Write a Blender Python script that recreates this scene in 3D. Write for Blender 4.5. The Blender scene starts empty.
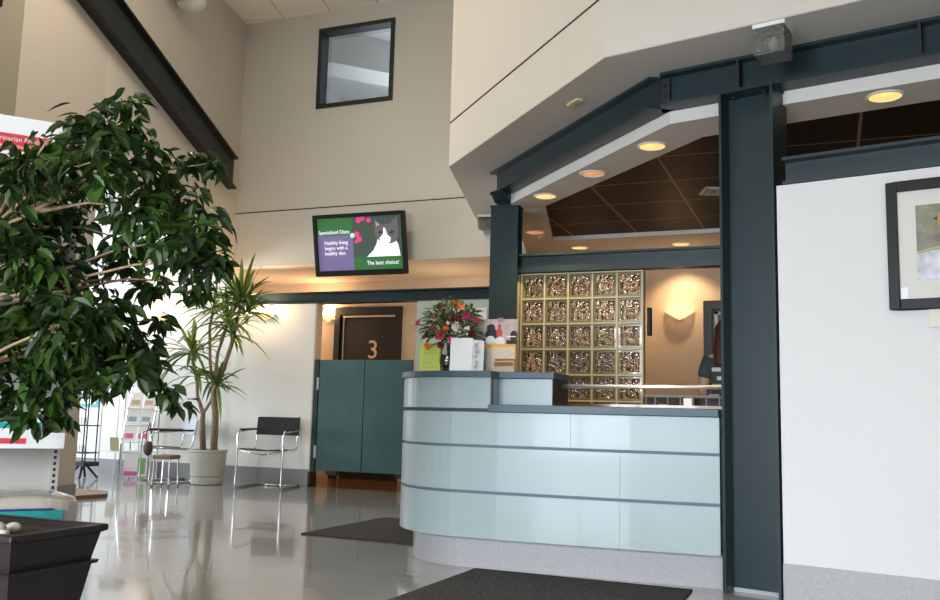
import bpy, bmesh, math, random
from mathutils import Vector, Matrix
random.seed(7)
PI = math.pi
col = bpy.context.scene.collection
R_ = math.radians

# ---------------------------------------------------------------- materials
def mat(name, color, rough=0.5, metal=0.0, spec=0.5, coat=0.0, noise=None, bump=None, emit=None, estr=0.0, trans=0.0, alpha=1.0, sub=0.0):
    m = bpy.data.materials.new(name); m.use_nodes = True
    nt = m.node_tree; b = nt.nodes['Principled BSDF']
    c = (*color, 1)
    b.inputs['Base Color'].default_value = c
    b.inputs['Roughness'].default_value = rough
    b.inputs['Metallic'].default_value = metal
    b.inputs['Specular IOR Level'].default_value = spec
    b.inputs['Coat Weight'].default_value = coat
    b.inputs['Transmission Weight'].default_value = trans
    if emit:
        b.inputs['Emission Color'].default_value = (*emit, 1); b.inputs['Emission Strength'].default_value = estr
    tc = nt.nodes.new('ShaderNodeTexCoord')
    if noise:
        sc, amt = noise
        n = nt.nodes.new('ShaderNodeTexNoise'); n.inputs['Scale'].default_value = sc; n.inputs['Detail'].default_value = 4
        nt.links.new(tc.outputs['Object'], n.inputs['Vector'])
        r = nt.nodes.new('ShaderNodeValToRGB')
        r.color_ramp.elements[0].position = .3; r.color_ramp.elements[1].position = .7
        r.color_ramp.elements[0].color = (*[max(0, v*(1-amt)) for v in color], 1)
        r.color_ramp.elements[1].color = (*[min(1, v*(1+amt)) for v in color], 1)
        nt.links.new(n.outputs['Fac'], r.inputs['Fac']); nt.links.new(r.outputs['Color'], b.inputs['Base Color'])
    if bump:
        sc, st = bump
        n2 = nt.nodes.new('ShaderNodeTexNoise'); n2.inputs['Scale'].default_value = sc; n2.inputs['Detail'].default_value = 3
        nt.links.new(tc.outputs['Object'], n2.inputs['Vector'])
        bp = nt.nodes.new('ShaderNodeBump'); bp.inputs['Strength'].default_value = st; bp.inputs['Distance'].default_value = .01
        nt.links.new(n2.outputs['Fac'], bp.inputs['Height']); nt.links.new(bp.outputs['Normal'], b.inputs['Normal'])
    return m

M = {}
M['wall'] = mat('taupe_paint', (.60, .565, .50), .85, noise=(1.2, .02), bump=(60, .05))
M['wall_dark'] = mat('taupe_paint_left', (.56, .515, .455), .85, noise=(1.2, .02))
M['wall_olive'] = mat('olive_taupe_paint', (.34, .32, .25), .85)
M['white_wall'] = mat('white_wall_paint', (.66, .66, .655), .8, noise=(1.0, .015), bump=(70, .05))
M['low_wall'] = mat('pale_wall_paint', (.78, .79, .77), .8, noise=(1.0, .02))
M['green_wall'] = mat('pale_green_paint', (.42, .50, .43), .8)
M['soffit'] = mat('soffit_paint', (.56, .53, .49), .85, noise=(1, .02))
M['ring'] = mat('bulkhead_paint', (.68, .66, .62), .8)
M['peach'] = mat('peach_paint', (.62, .50, .38), .8, noise=(1.5, .02))
M['steel'] = mat('green_steel_paint', (.011, .028, .033), .36, spec=.4, noise=(3, .08), bump=(25, .04))
M['steel_dark'] = mat('dark_steel_paint', (.007, .010, .009), .5, noise=(3, .08))
M['gate'] = mat('teal_gate_paint', (.035, .095, .10), .35, noise=(2.5, .15), bump=(20, .05))
M['joint'] = mat('joint_black', (.02, .02, .02), .8)
M['terrazzo_base'] = mat('speckled_base', (.36, .355, .365), .45, noise=(180, .18))
M['baseboard'] = mat('grey_baseboard', (.25, .255, .27), .5, noise=(120, .12))
M['laminate'] = mat('pale_blue_laminate', (.31, .385, .395), .33, spec=.5, coat=.08)
M['groove'] = mat('groove_metal', (.11, .16, .19), .6)
M['slate'] = mat('slate_blue_top', (.055, .095, .125), .42, spec=.35)
M['seam'] = mat('laminate_seam', (.26, .32, .33), .3)
M['chrome'] = mat('chrome', (.75, .75, .76), .12, metal=1)
M['alu'] = mat('brushed_metal', (.88, .86, .84), .42, metal=.9)
M['black'] = mat('black_fabric', (.012, .012, .014), .6)
M['blackgloss'] = mat('black_plastic', (.012, .012, .014), .2, coat=.3)
M['blackmatte'] = mat('black_matte', (.006, .006, .007), .45, spec=.25)
M['darkwood'] = mat('dark_door', (.012, .008, .0065), .35, noise=(6, .2))
M['frame_dark'] = mat('dark_frame', (.016, .022, .021), .4)
M['peachnum'] = mat('number_peach', (.75, .50, .33), .5)
M['copper'] = mat('brown_worktop', (.30, .13, .05), .25, coat=.3)
M['greyplastic'] = mat('grey_plastic', (.35, .38, .40), .4)
M['orggrey'] = mat('dark_grey_wire', (.14, .15, .16), .5)
M['whiteplastic'] = mat('white_plastic', (.75, .75, .73), .4)
M['yellowplastic'] = mat('cream_plastic', (.62, .55, .33), .5)
M['mortar'] = mat('olive_mortar', (.60, .55, .36), .5)
M['pot'] = mat('pale_green_pot', (.43, .44, .38), .45, noise=(6, .05))
M['soil'] = mat('soil', (.05, .035, .025), .9, bump=(60, .6))
M['planter'] = mat('dark_brown_planter', (.014, .009, .008), .5, bump=(80, .15))
M['bark'] = mat('ficus_bark', (.30, .20, .115), .7, noise=(30, .3))
M['cane'] = mat('cane_bark', (.26, .19, .12), .8, noise=(25, .3), bump=(50, .5))
M['stone'] = mat('pebble', (.62, .58, .52), .4, noise=(12, .15))
M['shelfwhite'] = mat('shelf_enamel', (.42, .40, .37), .4)
M['red'] = mat('red_print', (.62, .04, .05), .5)
M['teal'] = mat('teal_print', (.02, .32, .30), .4)
M['navy'] = mat('navy_print', (.03, .04, .16), .4)
M['paper'] = mat('white_paper', (.80, .80, .80), .6)
M['lime'] = mat('lime_paper', (.55, .60, .10), .6)
M['orange'] = mat('orange_card', (.80, .38, .03), .5)
M['bluecard'] = mat('blue_grey_card', (.25, .38, .45), .5)
M['tancard'] = mat('tan_card', (.52, .42, .30), .55)
M['pinkprint'] = mat('pink_print', (.75, .12, .40), .5)
M['greenprint'] = mat('green_print', (.20, .42, .12), .5)
M['skin'] = mat('skin', (.60, .36, .26), .5)
M['scrubs'] = mat('green_grey_scrubs', (.055, .085, .075), .8)
M['hair'] = mat('auburn_hair', (.075, .020, .008), .5, bump=(120, .6))
M['brownbag'] = mat('brown_cloth', (.07, .045, .03), .8)
M['stoolwood'] = mat('stool_wood', (.20, .12, .07), .5)
M['ceil_white'] = mat('ceiling_room_white', (.6, .6, .6), .8)

def grid_material(name, color, line, pitch, rot, off, width, rough=.8, metal=0, coat=0, vary=0.0, noise_sc=None, bumpst=0, spec=.5):
    """tiles laid out with thin grid lines (T-bars or joints)"""
    m = bpy.data.materials.new(name); m.use_nodes = True; nt = m.node_tree; N = nt.nodes; Lk = nt.links
    b = N['Principled BSDF']; b.inputs['Metallic'].default_value = metal; b.inputs['Coat Weight'].default_value = coat
    b.inputs['Roughness'].default_value = rough; b.inputs['Specular IOR Level'].default_value = spec
    g = N.new('ShaderNodeNewGeometry')
    mp = N.new('ShaderNodeMapping'); mp.vector_type = 'TEXTURE'
    mp.inputs['Location'].default_value = (off[0], off[1], 0); mp.inputs['Rotation'].default_value = (0, 0, rot)
    Lk.new(g.outputs['Position'], mp.inputs['Vector'])
    sp = N.new('ShaderNodeSeparateXYZ'); Lk.new(mp.outputs['Vector'], sp.inputs[0])
    def axis(sock, p):
        a = N.new('ShaderNodeMath'); a.operation = 'PINGPONG'; Lk.new(sock, a.inputs[0]); a.inputs[1].default_value = p/2
        c = N.new('ShaderNodeMath'); c.operation = 'LESS_THAN'; Lk.new(a.outputs[0], c.inputs[0]); c.inputs[1].default_value = width/2
        return c.outputs[0]
    mx = N.new('ShaderNodeMath'); mx.operation = 'MAXIMUM'
    Lk.new(axis(sp.outputs['X'], pitch[0]), mx.inputs[0]); Lk.new(axis(sp.outputs['Y'], pitch[1]), mx.inputs[1])
    mix = N.new('ShaderNodeMix'); mix.data_type = 'RGBA'
    Lk.new(mx.outputs[0], mix.inputs[0]); mix.inputs[6].default_value = (*color, 1); mix.inputs[7].default_value = (*line, 1)
    if noise_sc:
        n = N.new('ShaderNodeTexNoise'); n.inputs['Scale'].default_value = noise_sc; n.inputs['Detail'].default_value = 6
        Lk.new(g.outputs['Position'], n.inputs['Vector'])
        r = N.new('ShaderNodeValToRGB'); r.color_ramp.elements[0].position = .3; r.color_ramp.elements[1].position = .7
        r.color_ramp.elements[0].color = (*[v*(1-vary) for v in color], 1); r.color_ramp.elements[1].color = (*[v*(1+vary) for v in color], 1)
        Lk.new(n.outputs['Fac'], r.inputs[0]); Lk.new(r.outputs[0], mix.inputs[6])
        if bumpst:
            bp = N.new('ShaderNodeBump'); bp.inputs['Strength'].default_value = bumpst; bp.inputs['Distance'].default_value = .003
            Lk.new(n.outputs['Fac'], bp.inputs['Height']); Lk.new(bp.outputs['Normal'], b.inputs['Normal'])
    Lk.new(mix.outputs[2], b.inputs['Base Color'])
    return m
M['floor'] = grid_material('polished_floor', (.315, .312, .302), (.27, .268, .26), (1.22, 1.22), R_(-12.6), (-.5, 4.8), .004, rough=.13, coat=.35, vary=.07, noise_sc=2.2, bumpst=.12)
M['floor_brown'] = grid_material('brown_floor', (.17, .075, .04), (.10, .05, .03), (.3, .3), 0, (0, 0), .004, rough=.2, vary=.1, noise_sc=5)
M['dark_tile'] = grid_material('dark_metal_tiles', (.020, .012, .008), (.24, .17, .11), (.6145, .628), 0, (-1.02, 7.09), .018, rough=.5, metal=.0, vary=.25, noise_sc=1.3, spec=.06)
M['ceil_tile'] = grid_material('ceiling_tiles', (.88, .85, .78), (.60, .56, .50), (.64, 1.25), R_(13.6), (-6.228, 9.05), .018, rough=.85, vary=.02, noise_sc=30)
M['peach_tile'] = grid_material('corridor_tiles', (.66, .57, .46), (.52, .44, .34), (.61, .61), 0, (0, 9.3), .012, rough=.85, vary=.02, noise_sc=30)

def fleck(name, color, fleckc, scale, rough=.95):
    m = bpy.data.materials.new(name); m.use_nodes = True; nt = m.node_tree; b = nt.nodes['Principled BSDF']
    tc = nt.nodes.new('ShaderNodeTexCoord'); n = nt.nodes.new('ShaderNodeTexNoise'); n.inputs['Scale'].default_value = scale; n.inputs['Detail'].default_value = 2
    nt.links.new(tc.outputs['Object'], n.inputs['Vector']); r = nt.nodes.new('ShaderNodeValToRGB')
    r.color_ramp.elements[0].position = .42; r.color_ramp.elements[1].position = .62
    r.color_ramp.elements[0].color = (*color, 1); r.color_ramp.elements[1].color = (*fleckc, 1)
    nt.links.new(n.outputs['Fac'], r.inputs[0]); nt.links.new(r.outputs[0], b.inputs['Base Color'])
    b.inputs['Roughness'].default_value = rough; b.inputs['Specular IOR Level'].default_value = .1
    bp = nt.nodes.new('ShaderNodeBump'); bp.inputs['Strength'].default_value = .5; bp.inputs['Distance'].default_value = .004
    nt.links.new(n.outputs['Fac'], bp.inputs['Height']); nt.links.new(bp.outputs['Normal'], b.inputs['Normal'])
    return m
M['mat'] = fleck('charcoal_mat_pile', (.030, .030, .032), (.085, .083, .085), 90)

def emissive(name, color, s):
    m = bpy.data.materials.new(name); m.use_nodes = True; b = m.node_tree.nodes['Principled BSDF']
    b.inputs['Base Color'].default_value = (*color, 1); b.inputs['Emission Color'].default_value = (*color, 1)
    b.inputs['Emission Strength'].default_value = s; b.inputs['Roughness'].default_value = .4
    return m
M['lamp_hot'] = emissive('downlight_hot', (1, .54, .17), 1.3)
M['lamp_dim'] = emissive('downlight_dim', (.95, .40, .17), .6)
M['lamp_cone'] = mat('downlight_cone', (.85, .52, .28), .25, metal=.7)
M['sconce_glass'] = emissive('sconce_glass', (1, .62, .32), 1.5)
M['tv_green'] = emissive('screen_green', (.02, .10, .025), .9)
M['tv_dark'] = emissive('screen_garden', (.035, .055, .04), .8)
M['tv_purple'] = emissive('screen_purple', (.13, .10, .22), .75)
M['tv_white'] = emissive('screen_white', (.78, .80, .88), .8)
M['tv_fur'] = emissive('screen_fur_grey', (.09, .08, .09), .8)
M['tv_eye'] = emissive('screen_dark', (.015, .015, .02), .5)
M['tv_pink'] = emissive('screen_pink', (.55, .03, .18), .8)
M['tv_nose'] = emissive('screen_nose', (.45, .20, .22), .7)
M['tv_lime'] = emissive('screen_mint', (.35, .8, .5), .8)

def leaf_material(name, c0, c1, rough=.35, sc=5, spec=.5):
    m = bpy.data.materials.new(name); m.use_nodes = True; nt = m.node_tree; N = nt.nodes; b = N['Principled BSDF']
    at = N.new('ShaderNodeAttribute'); at.attribute_name = 'tone'
    r = N.new('ShaderNodeValToRGB'); r.color_ramp.elements[0].color = (*c0, 1); r.color_ramp.elements[1].color = (*c1, 1)
    nt.links.new(at.outputs['Fac'], r.inputs[0]); nt.links.new(r.outputs[0], b.inputs['Base Color'])
    b.inputs['Roughness'].default_value = rough; b.inputs['Specular IOR Level'].default_value = spec
    tr = N.new('ShaderNodeBsdfTranslucent'); nt.links.new(r.outputs[0], tr.inputs['Color'])
    ms = N.new('ShaderNodeMixShader'); ms.inputs[0].default_value = .25
    nt.links.new(b.outputs[0], ms.inputs[1]); nt.links.new(tr.outputs[0], ms.inputs[2])
    nt.links.new(ms.outputs[0], N['Material Output'].inputs['Surface'])
    return m
M['ficus'] = leaf_material('ficus_leaf', (.006, .020, .005), (.10, .21, .03), .36, spec=.35)
M['dracaena'] = leaf_material('dracaena_leaf', (.05, .11, .02), (.26, .36, .07), .4)
M['fern'] = leaf_material('bouquet_greens', (.04, .08, .02), (.20, .28, .10), .5)

def glass_mat(name, color, rough=0.0, bumpsc=None, bumpst=0, ior=1.45):
    m = bpy.data.materials.new(name); m.use_nodes = True; nt = m.node_tree; N = nt.nodes
    g = N.new('ShaderNodeBsdfGlass'); g.inputs['Color'].default_value = (*color, 1); g.inputs['Roughness'].default_value = rough; g.inputs['IOR'].default_value = ior
    if bumpsc:
        tc = N.new('ShaderNodeTexCoord'); n = N.new('ShaderNodeTexVoronoi'); n.feature = 'SMOOTH_F1'; n.inputs['Scale'].default_value = bumpsc
        nt.links.new(tc.outputs['Object'], n.inputs['Vector'])
        bp = N.new('ShaderNodeBump'); bp.inputs['Strength'].default_value = bumpst; bp.inputs['Distance'].default_value = .03
        nt.links.new(n.outputs['Distance'], bp.inputs['Height']); nt.links.new(bp.outputs['Normal'], g.inputs['Normal'])
        gl = N.new('ShaderNodeBsdfGlossy'); gl.inputs['Roughness'].default_value = .05; nt.links.new(bp.outputs['Normal'], gl.inputs['Normal'])
        ms = N.new('ShaderNodeMixShader'); ms.inputs[0].default_value = .16
        nt.links.new(g.outputs[0], ms.inputs[1]); nt.links.new(gl.outputs[0], ms.inputs[2]); nt.links.new(ms.outputs[0], N['Material Output'].inputs['Surface'])
        return m
    nt.links.new(g.outputs[0], N['Material Output'].inputs['Surface'])
    return m
M['block_glass'] = glass_mat('wavy_block_glass', (1, .97, .90), .0, 38, 1.0)
M['block_edge'] = mat('block_edge_glass', (.20, .175, .055), .2, spec=.6, coat=.6)
M['glass'] = glass_mat('clear_glass', (.97, .98, .97), 0)

def pane_mat(name, refl=.14):
    m = bpy.data.materials.new(name); m.use_nodes = True; nt = m.node_tree; N = nt.nodes
    t = N.new('ShaderNodeBsdfTransparent'); t.inputs[0].default_value = (.88, .92, .92, 1)
    g = N.new('ShaderNodeBsdfGlossy'); g.inputs['Roughness'].default_value = .02
    ms = N.new('ShaderNodeMixShader'); ms.inputs[0].default_value = refl
    nt.links.new(t.outputs[0], ms.inputs[1]); nt.links.new(g.outputs[0], ms.inputs[2]); nt.links.new(ms.outputs[0], N['Material Output'].inputs['Surface'])
    return m
M['pane'] = pane_mat('window_pane')
def lens_mat():
    m = bpy.data.materials.new('prismatic_lens'); m.use_nodes = True; nt = m.node_tree; N = nt.nodes; b = N['Principled BSDF']
    b.inputs['Base Color'].default_value = (.16, .165, .15, 1); b.inputs['Roughness'].default_value = .15
    t = N.new('ShaderNodeBsdfTransparent'); t.inputs[0].default_value = (.75, .78, .76, 1)
    tc = N.new('ShaderNodeTexCoord'); n = N.new('ShaderNodeTexVoronoi'); n.inputs['Scale'].default_value = 60
    nt.links.new(tc.outputs['Object'], n.inputs['Vector']); bp = N.new('ShaderNodeBump'); bp.inputs['Strength'].default_value = .7; bp.inputs['Distance'].default_value = .01
    nt.links.new(n.outputs['Distance'], bp.inputs['Height']); nt.links.new(bp.outputs['Normal'], b.inputs['Normal'])
    ms = N.new('ShaderNodeMixShader'); ms.inputs[0].default_value = .55
    nt.links.new(t.outputs[0], ms.inputs[1]); nt.links.new(b.outputs[0], ms.inputs[2]); nt.links.new(ms.outputs[0], N['Material Output'].inputs['Surface'])
    return m
M['prism_glass'] = lens_mat()
M['plastic_film'] = mat('clear_plastic_wrap', (.50, .44, .38), .15, coat=.8, bump=(14, .9))

# ---------------------------------------------------------------- mesh helpers
class MB:
    def __init__(s): s.bm = bmesh.new()
    def prism(s, poly, z0, z1):
        """poly: list of (x, y); z0/z1 numbers or per-vertex lists"""
        n = len(poly)
        za = z0 if isinstance(z0, (list, tuple)) else [z0]*n
        zb = z1 if isinstance(z1, (list, tuple)) else [z1]*n
        a = [s.bm.verts.new((p[0], p[1], za[i])) for i, p in enumerate(poly)]
        b = [s.bm.verts.new((p[0], p[1], zb[i])) for i, p in enumerate(poly)]
        fs = [s.bm.faces.new(a[::-1]), s.bm.faces.new(b)]
        for i in range(n):
            fs.append(s.bm.faces.new((a[i], a[(i+1) % n], b[(i+1) % n], b[i])))
        return s
    def box(s, x0, x1, y0, y1, z0, z1):
        return s.prism([(x0, y0), (x1, y0), (x1, y1), (x0, y1)], z0, z1)
    def obox(s, c, size, rot=0.0, tilt=0.0):
        """box centred on c, rotated about z (and tilted about its own x)"""
        m = Matrix.Translation(c) @ Matrix.Rotation(rot, 4, 'Z') @ Matrix.Rotation(tilt, 4, 'X')
        r = bmesh.ops.create_cube(s.bm, size=1, matrix=m @ Matrix.Diagonal((*size, 1)))
        return s
    def seg(s, p0, p1, t0, t1, z0, z1):
        """slab along the plan segment p0-p1, from offset t0 to t1 on its left"""
        d = Vector((p1[0]-p0[0], p1[1]-p0[1])).normalized(); n = Vector((-d.y, d.x))
        q = [(p0[0]+n.x*t0, p0[1]+n.y*t0), (p1[0]+n.x*t0, p1[1]+n.y*t0), (p1[0]+n.x*t1, p1[1]+n.y*t1), (p0[0]+n.x*t1, p0[1]+n.y*t1)]
        return s.prism(q, z0, z1)
    def tube(s, pts, r, sides=8, cap=True, radii=None):
        pts = [Vector(p) for p in pts]; n = len(pts); rings = []
        prev = None
        for i, p in enumerate(pts):
            d = (pts[min(i+1, n-1)] - pts[max(i-1, 0)]).normalized()
            if prev is None:
                up = Vector((0, 0, 1)) if abs(d.z) < .9 else Vector((1, 0, 0))
                u = d.cross(up).normalized()
            else:
                u = (prev - d*prev.dot(d)).normalized()
            prev = u; v = d.cross(u)
            rr = radii[i] if radii else r
            rings.append([s.bm.verts.new(p + (u*math.cos(2*PI*k/sides) + v*math.sin(2*PI*k/sides))*rr) for k in range(sides)])
        for i in range(n-1):
            for k in range(sides):
                s.bm.faces.new((rings[i][k], rings[i][(k+1) % sides], rings[i+1][(k+1) % sides], rings[i+1][k]))
        if cap:
            s.bm.faces.new(rings[0][::-1]); s.bm.faces.new(rings[-1])
        return s
    def lathe(s, prof, c=(0, 0, 0), sides=24, closed=False):
        rings = []
        for r, z in prof:
            rings.append([s.bm.verts.new((c[0]+r*math.cos(2*PI*k/sides), c[1]+r*math.sin(2*PI*k/sides), c[2]+z)) for k in range(sides)])
        for i in range(len(prof)-1):
            for k in range(sides):
                s.bm.faces.new((rings[i][k], rings[i][(k+1) % sides], rings[i+1][(k+1) % sides], rings[i+1][k]))
        if prof[0][0] > 1e-4: s.bm.faces.new(rings[0][::-1])
        if prof[-1][0] > 1e-4: s.bm.faces.new(rings[-1])
        return s
    def ball(s, c, r, scale=(1, 1, 1), sub=2, rot=None):
        m = Matrix.Translation(c)
        if rot: m = m @ rot
        bmesh.ops.create_icosphere(s.bm, subdivisions=sub, radius=r, matrix=m @ Matrix.Diagonal((*scale, 1)))
        return s
    def poly(s, pts):
        s.bm.faces.new([s.bm.verts.new(p) for p in pts]); return s
    def strip(s, a, b):
        va = [s.bm.verts.new(p) for p in a]; vb = [s.bm.verts.new(p) for p in b]
        for i in range(len(a)-1): s.bm.faces.new((va[i], va[i+1], vb[i+1], vb[i]))
        return s
    def build(s, name, m, parent=None, world=True, smooth=False, bevel=0, tone=None):
        bm = s.bm
        if not tone:
            bmesh.ops.remove_doubles(bm, verts=bm.verts, dist=1e-5)
            bmesh.ops.recalc_face_normals(bm, faces=bm.faces)
        if parent is not None and world:
            bm.transform(root_matrix(parent).inverted())
        me = bpy.data.meshes.new(name); bm.to_mesh(me); bm.free()
        me.materials.append(m)
        if smooth:
            for p in me.polygons: p.use_smooth = True
        if tone:
            at = me.attributes.new('tone', 'FLOAT', 'FACE')
            at.data.foreach_set('value', tone)
        o = bpy.data.objects.new(name, me); col.objects.link(o)
        if parent is not None: o.parent = parent
        if smooth == 'auto':
            me.shade_smooth() if hasattr(me, 'shade_smooth') else None
            md = None
        if bevel:
            md = o.modifiers.new('bevel', 'BEVEL'); md.width = bevel; md.segments = 2; md.limit_method = 'ANGLE'
        return o
def root_matrix(o):
    m = Matrix.Identity(4)
    while o is not None:
        m = Matrix.LocRotScale(o.location, o.rotation_euler, o.scale) @ m
        o = o.parent
    return m
def tag(o, label, cat, group=None, kind=None):
    o['label'] = label; o['category'] = cat
    if group: o['group'] = group
    if kind: o['kind'] = kind
    return o
def thing(name, label, cat, loc=(0, 0, 0), rotz=0.0, group=None, tilt=0.0):
    o = bpy.data.objects.new(name, None); o.empty_display_size = .1; col.objects.link(o)
    o.location = loc; o.rotation_euler = (tilt, 0, rotz)
    return tag(o, label, cat, group)
def struct(name, mb, m, label=None, **k):
    o = mb.build(name, m, None, **k); o['kind'] = 'structure'
    return o
def dup(root, loc=None, rotz=None, label=None, group=None):
    def cp(o, p):
        c = o.copy(); col.objects.link(c)
        if p is not None: c.parent = p
        for ch in kids.get(o.name, []): cp(ch, c)
        return c
    kids = {}
    for o in list(bpy.data.objects):
        if o.parent: kids.setdefault(o.parent.name, []).append(o)
    r = cp(root, None)
    if loc is not None: r.location = loc
    if rotz is not None: r.rotation_euler = (root.rotation_euler.x, root.rotation_euler.y, rotz)
    if label: r['label'] = label
    if group: r['group'] = group
    return r
def text_bm(body, size, extrude=.001, align='LEFT'):
    cu = bpy.data.curves.new('t', 'FONT'); cu.body = body; cu.size = size; cu.extrude = extrude; cu.align_x = align; cu.resolution_u = 3
    o = bpy.data.objects.new('t', cu); col.objects.link(o)
    dg = bpy.context.evaluated_depsgraph_get(); me = bpy.data.meshes.new_from_object(o.evaluated_get(dg))
    bm = bmesh.new(); bm.from_mesh(me); bpy.data.objects.remove(o); bpy.data.meshes.remove(me)
    return bm
def text(name, body, size, m, parent, mtx, align='LEFT', extrude=.001, sx=1.0):
    """mtx maps text space (x right, y up, z towards the reader) into the parent's local space"""
    mb = MB(); mb.bm.free(); mb.bm = text_bm(body, size, extrude, align)
    mb.bm.transform(mtx @ Matrix.Diagonal((sx, 1, 1, 1)))
    return mb.build(name, m, parent, world=False)
UPRIGHT = Matrix.Rotation(PI/2, 4, 'X')      # text facing -y, upright

# ---------------------------------------------------------------- directions of the building
RD = Vector((math.cos(R_(-12.6)), math.sin(R_(-12.6))))      # right wall and big beam
GD = Vector((math.cos(R_(133.7)), math.sin(R_(133.7))))      # angled beam, going away
LD = Vector((math.cos(R_(-76.5)), math.sin(R_(-76.5))))      # left wall, coming towards the entrance
TD = Vector((math.cos(R_(104.8)), math.sin(R_(104.8))))      # third soffit edge, going away
Y0 = 9.04
def v2(x, y): return Vector((x, y))

# ================================================================ SETTING
struct('floor', MB().box(-14, 5, -3.3, Y0, -.1, 0), M['floor'])
struct('floor_corridor', MB().box(-8, 4.2, Y0, 12, -.1, 0), M['floor_brown'])
CZ = 5.735
# back wall (upper, with the interior window); built round the opening
bw = MB()
wx0, wx1, wz0, wz1 = -5.70, -4.665, 4.50, 5.515
for x0, x1, z0, z1 in ((-6.79, wx0, 2.59, CZ), (wx1, 4.2, 2.59, CZ), (wx0, wx1, 2.59, wz0), (wx0, wx1, wz1, CZ)):
    bw.box(x0, x1, Y0, Y0+.14, z0, z1)
struct('wall_back_upper', bw, M['wall'])
struct('trim_1', MB().box(-6.79, -3.45, Y0-.004, Y0, 3.264, 3.276), M['joint'])
# lower back wall, left of the corridor opening
struct('wall_back_lower', MB().box(-11, -5.575, Y0, Y0+.13, 0, 2.118), M['low_wall'])
struct('wall_wing_upper', MB().box(-11, -6.8, Y0, Y0+.2, 2.118, 3.9), M['low_wall'])
struct('baseboard_back', MB().box(-11, -5.575, Y0-.015, Y0, 0, .195), M['baseboard'])
struct('baseboard_jamb', MB().box(-5.575, -5.545, Y0-.015, Y0+.13, 0, .17), M['darkwood'])
struct('wall_corridor_jamb', MB().box(-5.575, -5.557, Y0+.004, Y0+.13, .17, 2.118), M['peach'])
struct('wall_back_green', MB().box(-4.262, -3.35, Y0, Y0+.12, 0, 2.118), M['green_wall'])
struct('wall_interior_back', MB().box(-3.35, 4.2, Y0-.02, Y0+.12, 0, 2.60), M['peach'])
struct('wall_interior_side', MB().prism([(-2.46, 7.02), (-2.40, 7.0), (-3.25, Y0-.02), (-3.35, Y0-.02)], 0, 2.565), M['peach'])
# corridor
struct('wall_corridor_far', MB().box(-8, -3.0, 10.43, 10.55, 0, 2.6), M['peach'])
struct('ceiling_corridor', MB().box(-8, -3.0, Y0+.14, 10.43, 2.59, 2.68), M['peach_tile'])
struct('wall_corridor_left', MB().box(-8.1, -8, Y0+.2, 10.55, 0, 2.6), M['peach'])
struct('wall_corridor_right', MB().box(-3.2, -3.1, Y0+.12, 10.43, 0, 2.59), M['peach'])
# ceiling of the hall
struct('ceiling', MB().box(-14, 5, -3.3, Y0+.14, CZ, CZ+.1), M['ceil_tile'])
# left wall: whole up to its end at the wing opening, then a raked header over the opening
K0 = v2(-6.79, Y0)
def Lp(s, o=0.0):
    n = v2(-LD.y, LD.x)      # towards the hall
    return (K0.x+LD.x*s+n.x*o, K0.y+LD.y*s+n.y*o)
sE = 3.06; sC = 4.26
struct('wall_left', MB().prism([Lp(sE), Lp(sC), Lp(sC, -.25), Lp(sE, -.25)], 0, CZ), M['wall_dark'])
struct('wall_left_header', MB().prism([Lp(0), Lp(sE), Lp(sE, -.25), Lp(0, -.25)], [2.59, 3.17, 3.17, 2.59], CZ), M['wall'])
C1 = Lp(sC); C2 = (C1[0]+3.6*.42, C1[1]-3.6*.906); C3 = (C2[0]+.05, -3.3)
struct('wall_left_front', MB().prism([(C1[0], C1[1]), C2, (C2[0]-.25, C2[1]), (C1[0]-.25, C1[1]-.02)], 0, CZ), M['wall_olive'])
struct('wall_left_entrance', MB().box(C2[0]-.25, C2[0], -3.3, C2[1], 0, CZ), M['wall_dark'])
struct('baseboard_left', MB().prism([Lp(sE-.012, .012), Lp(sC, .012), Lp(sC), Lp(sE-.012, -.25)], 0, .19), M['baseboard'])
# wing on the left
struct('ceiling_wing', MB().prism([(-11, 3), (-6.2, 3), (-6.3, 6.2), (-7.0, Y0), (-11, Y0)], 3.5, 3.6), M['ceil_white'])
struct('wall_wing_near', MB().box(-11, -6.1, 2.9, 3.0, 0, 3.6), M['low_wall'])
wl = MB()
for y0, y1, z0, z1 in ((2.9, Y0+.2, 0, .7), (2.9, Y0+.2, 2.7, 3.6), (2.9, 4.4, .7, 2.7), (8.3, Y0+.2, .7, 2.7), (6.25, 6.4, .7, 2.7)):
    wl.box(-11.1, -11, y0, y1, z0, z1)
struct('wall_wing_left', wl, M['low_wall'])
# right wall with beam above it
WR0 = v2(-.2235, 4.76); WR1 = WR0 + RD*4.6
struct('wall_right', MB().seg(WR0, WR1, 0, .12, 0, 2.075), M['white_wall'])
struct('baseboard_right', MB().seg(WR0, WR1, -.012, 0, 0, .186), M['terrazzo_base'])
struct('wall_right_far', MB().box(4.2, 4.3, -3.3, 12, 0, CZ), M['white_wall'])
# entrance wall behind the camera, with three tall windows
fw = MB()
wins = [(-3.9, -1.9), (-1.5, .9), (1.3, 3.5)]
fw.box(-14, -3.9, -3.4, -3.3, 0, CZ); fw.box(3.5, 5, -3.4, -3.3, 0, CZ); fw.box(-1.9, -1.5, -3.4, -3.3, 0, CZ); fw.box(.9, 1.3, -3.4, -3.3, 0, CZ)
for a, b in wins: fw.box(a, b, -3.4, -3.3, 0, .15); fw.box(a, b, -3.4, -3.3, 2.7, CZ)
struct('wall_front', fw, M['white_wall'])
for i, (a, b) in enumerate(wins):
    w = MB(); w.box(a, a+.06, -3.38, -3.28, .15, 2.7); w.box(b-.06, b, -3.38, -3.28, .15, 2.7)
    w.box(a+.06, b-.06, -3.38, -3.28, .15, .21); w.box(a+.06, b-.06, -3.38, -3.28, 2.64, 2.7); w.box((a+b)/2-.03, (a+b)/2+.03, -3.38, -3.28, .2, 2.65)
    struct('window_%d' % (i+2), w, M['frame_dark'])

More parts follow.
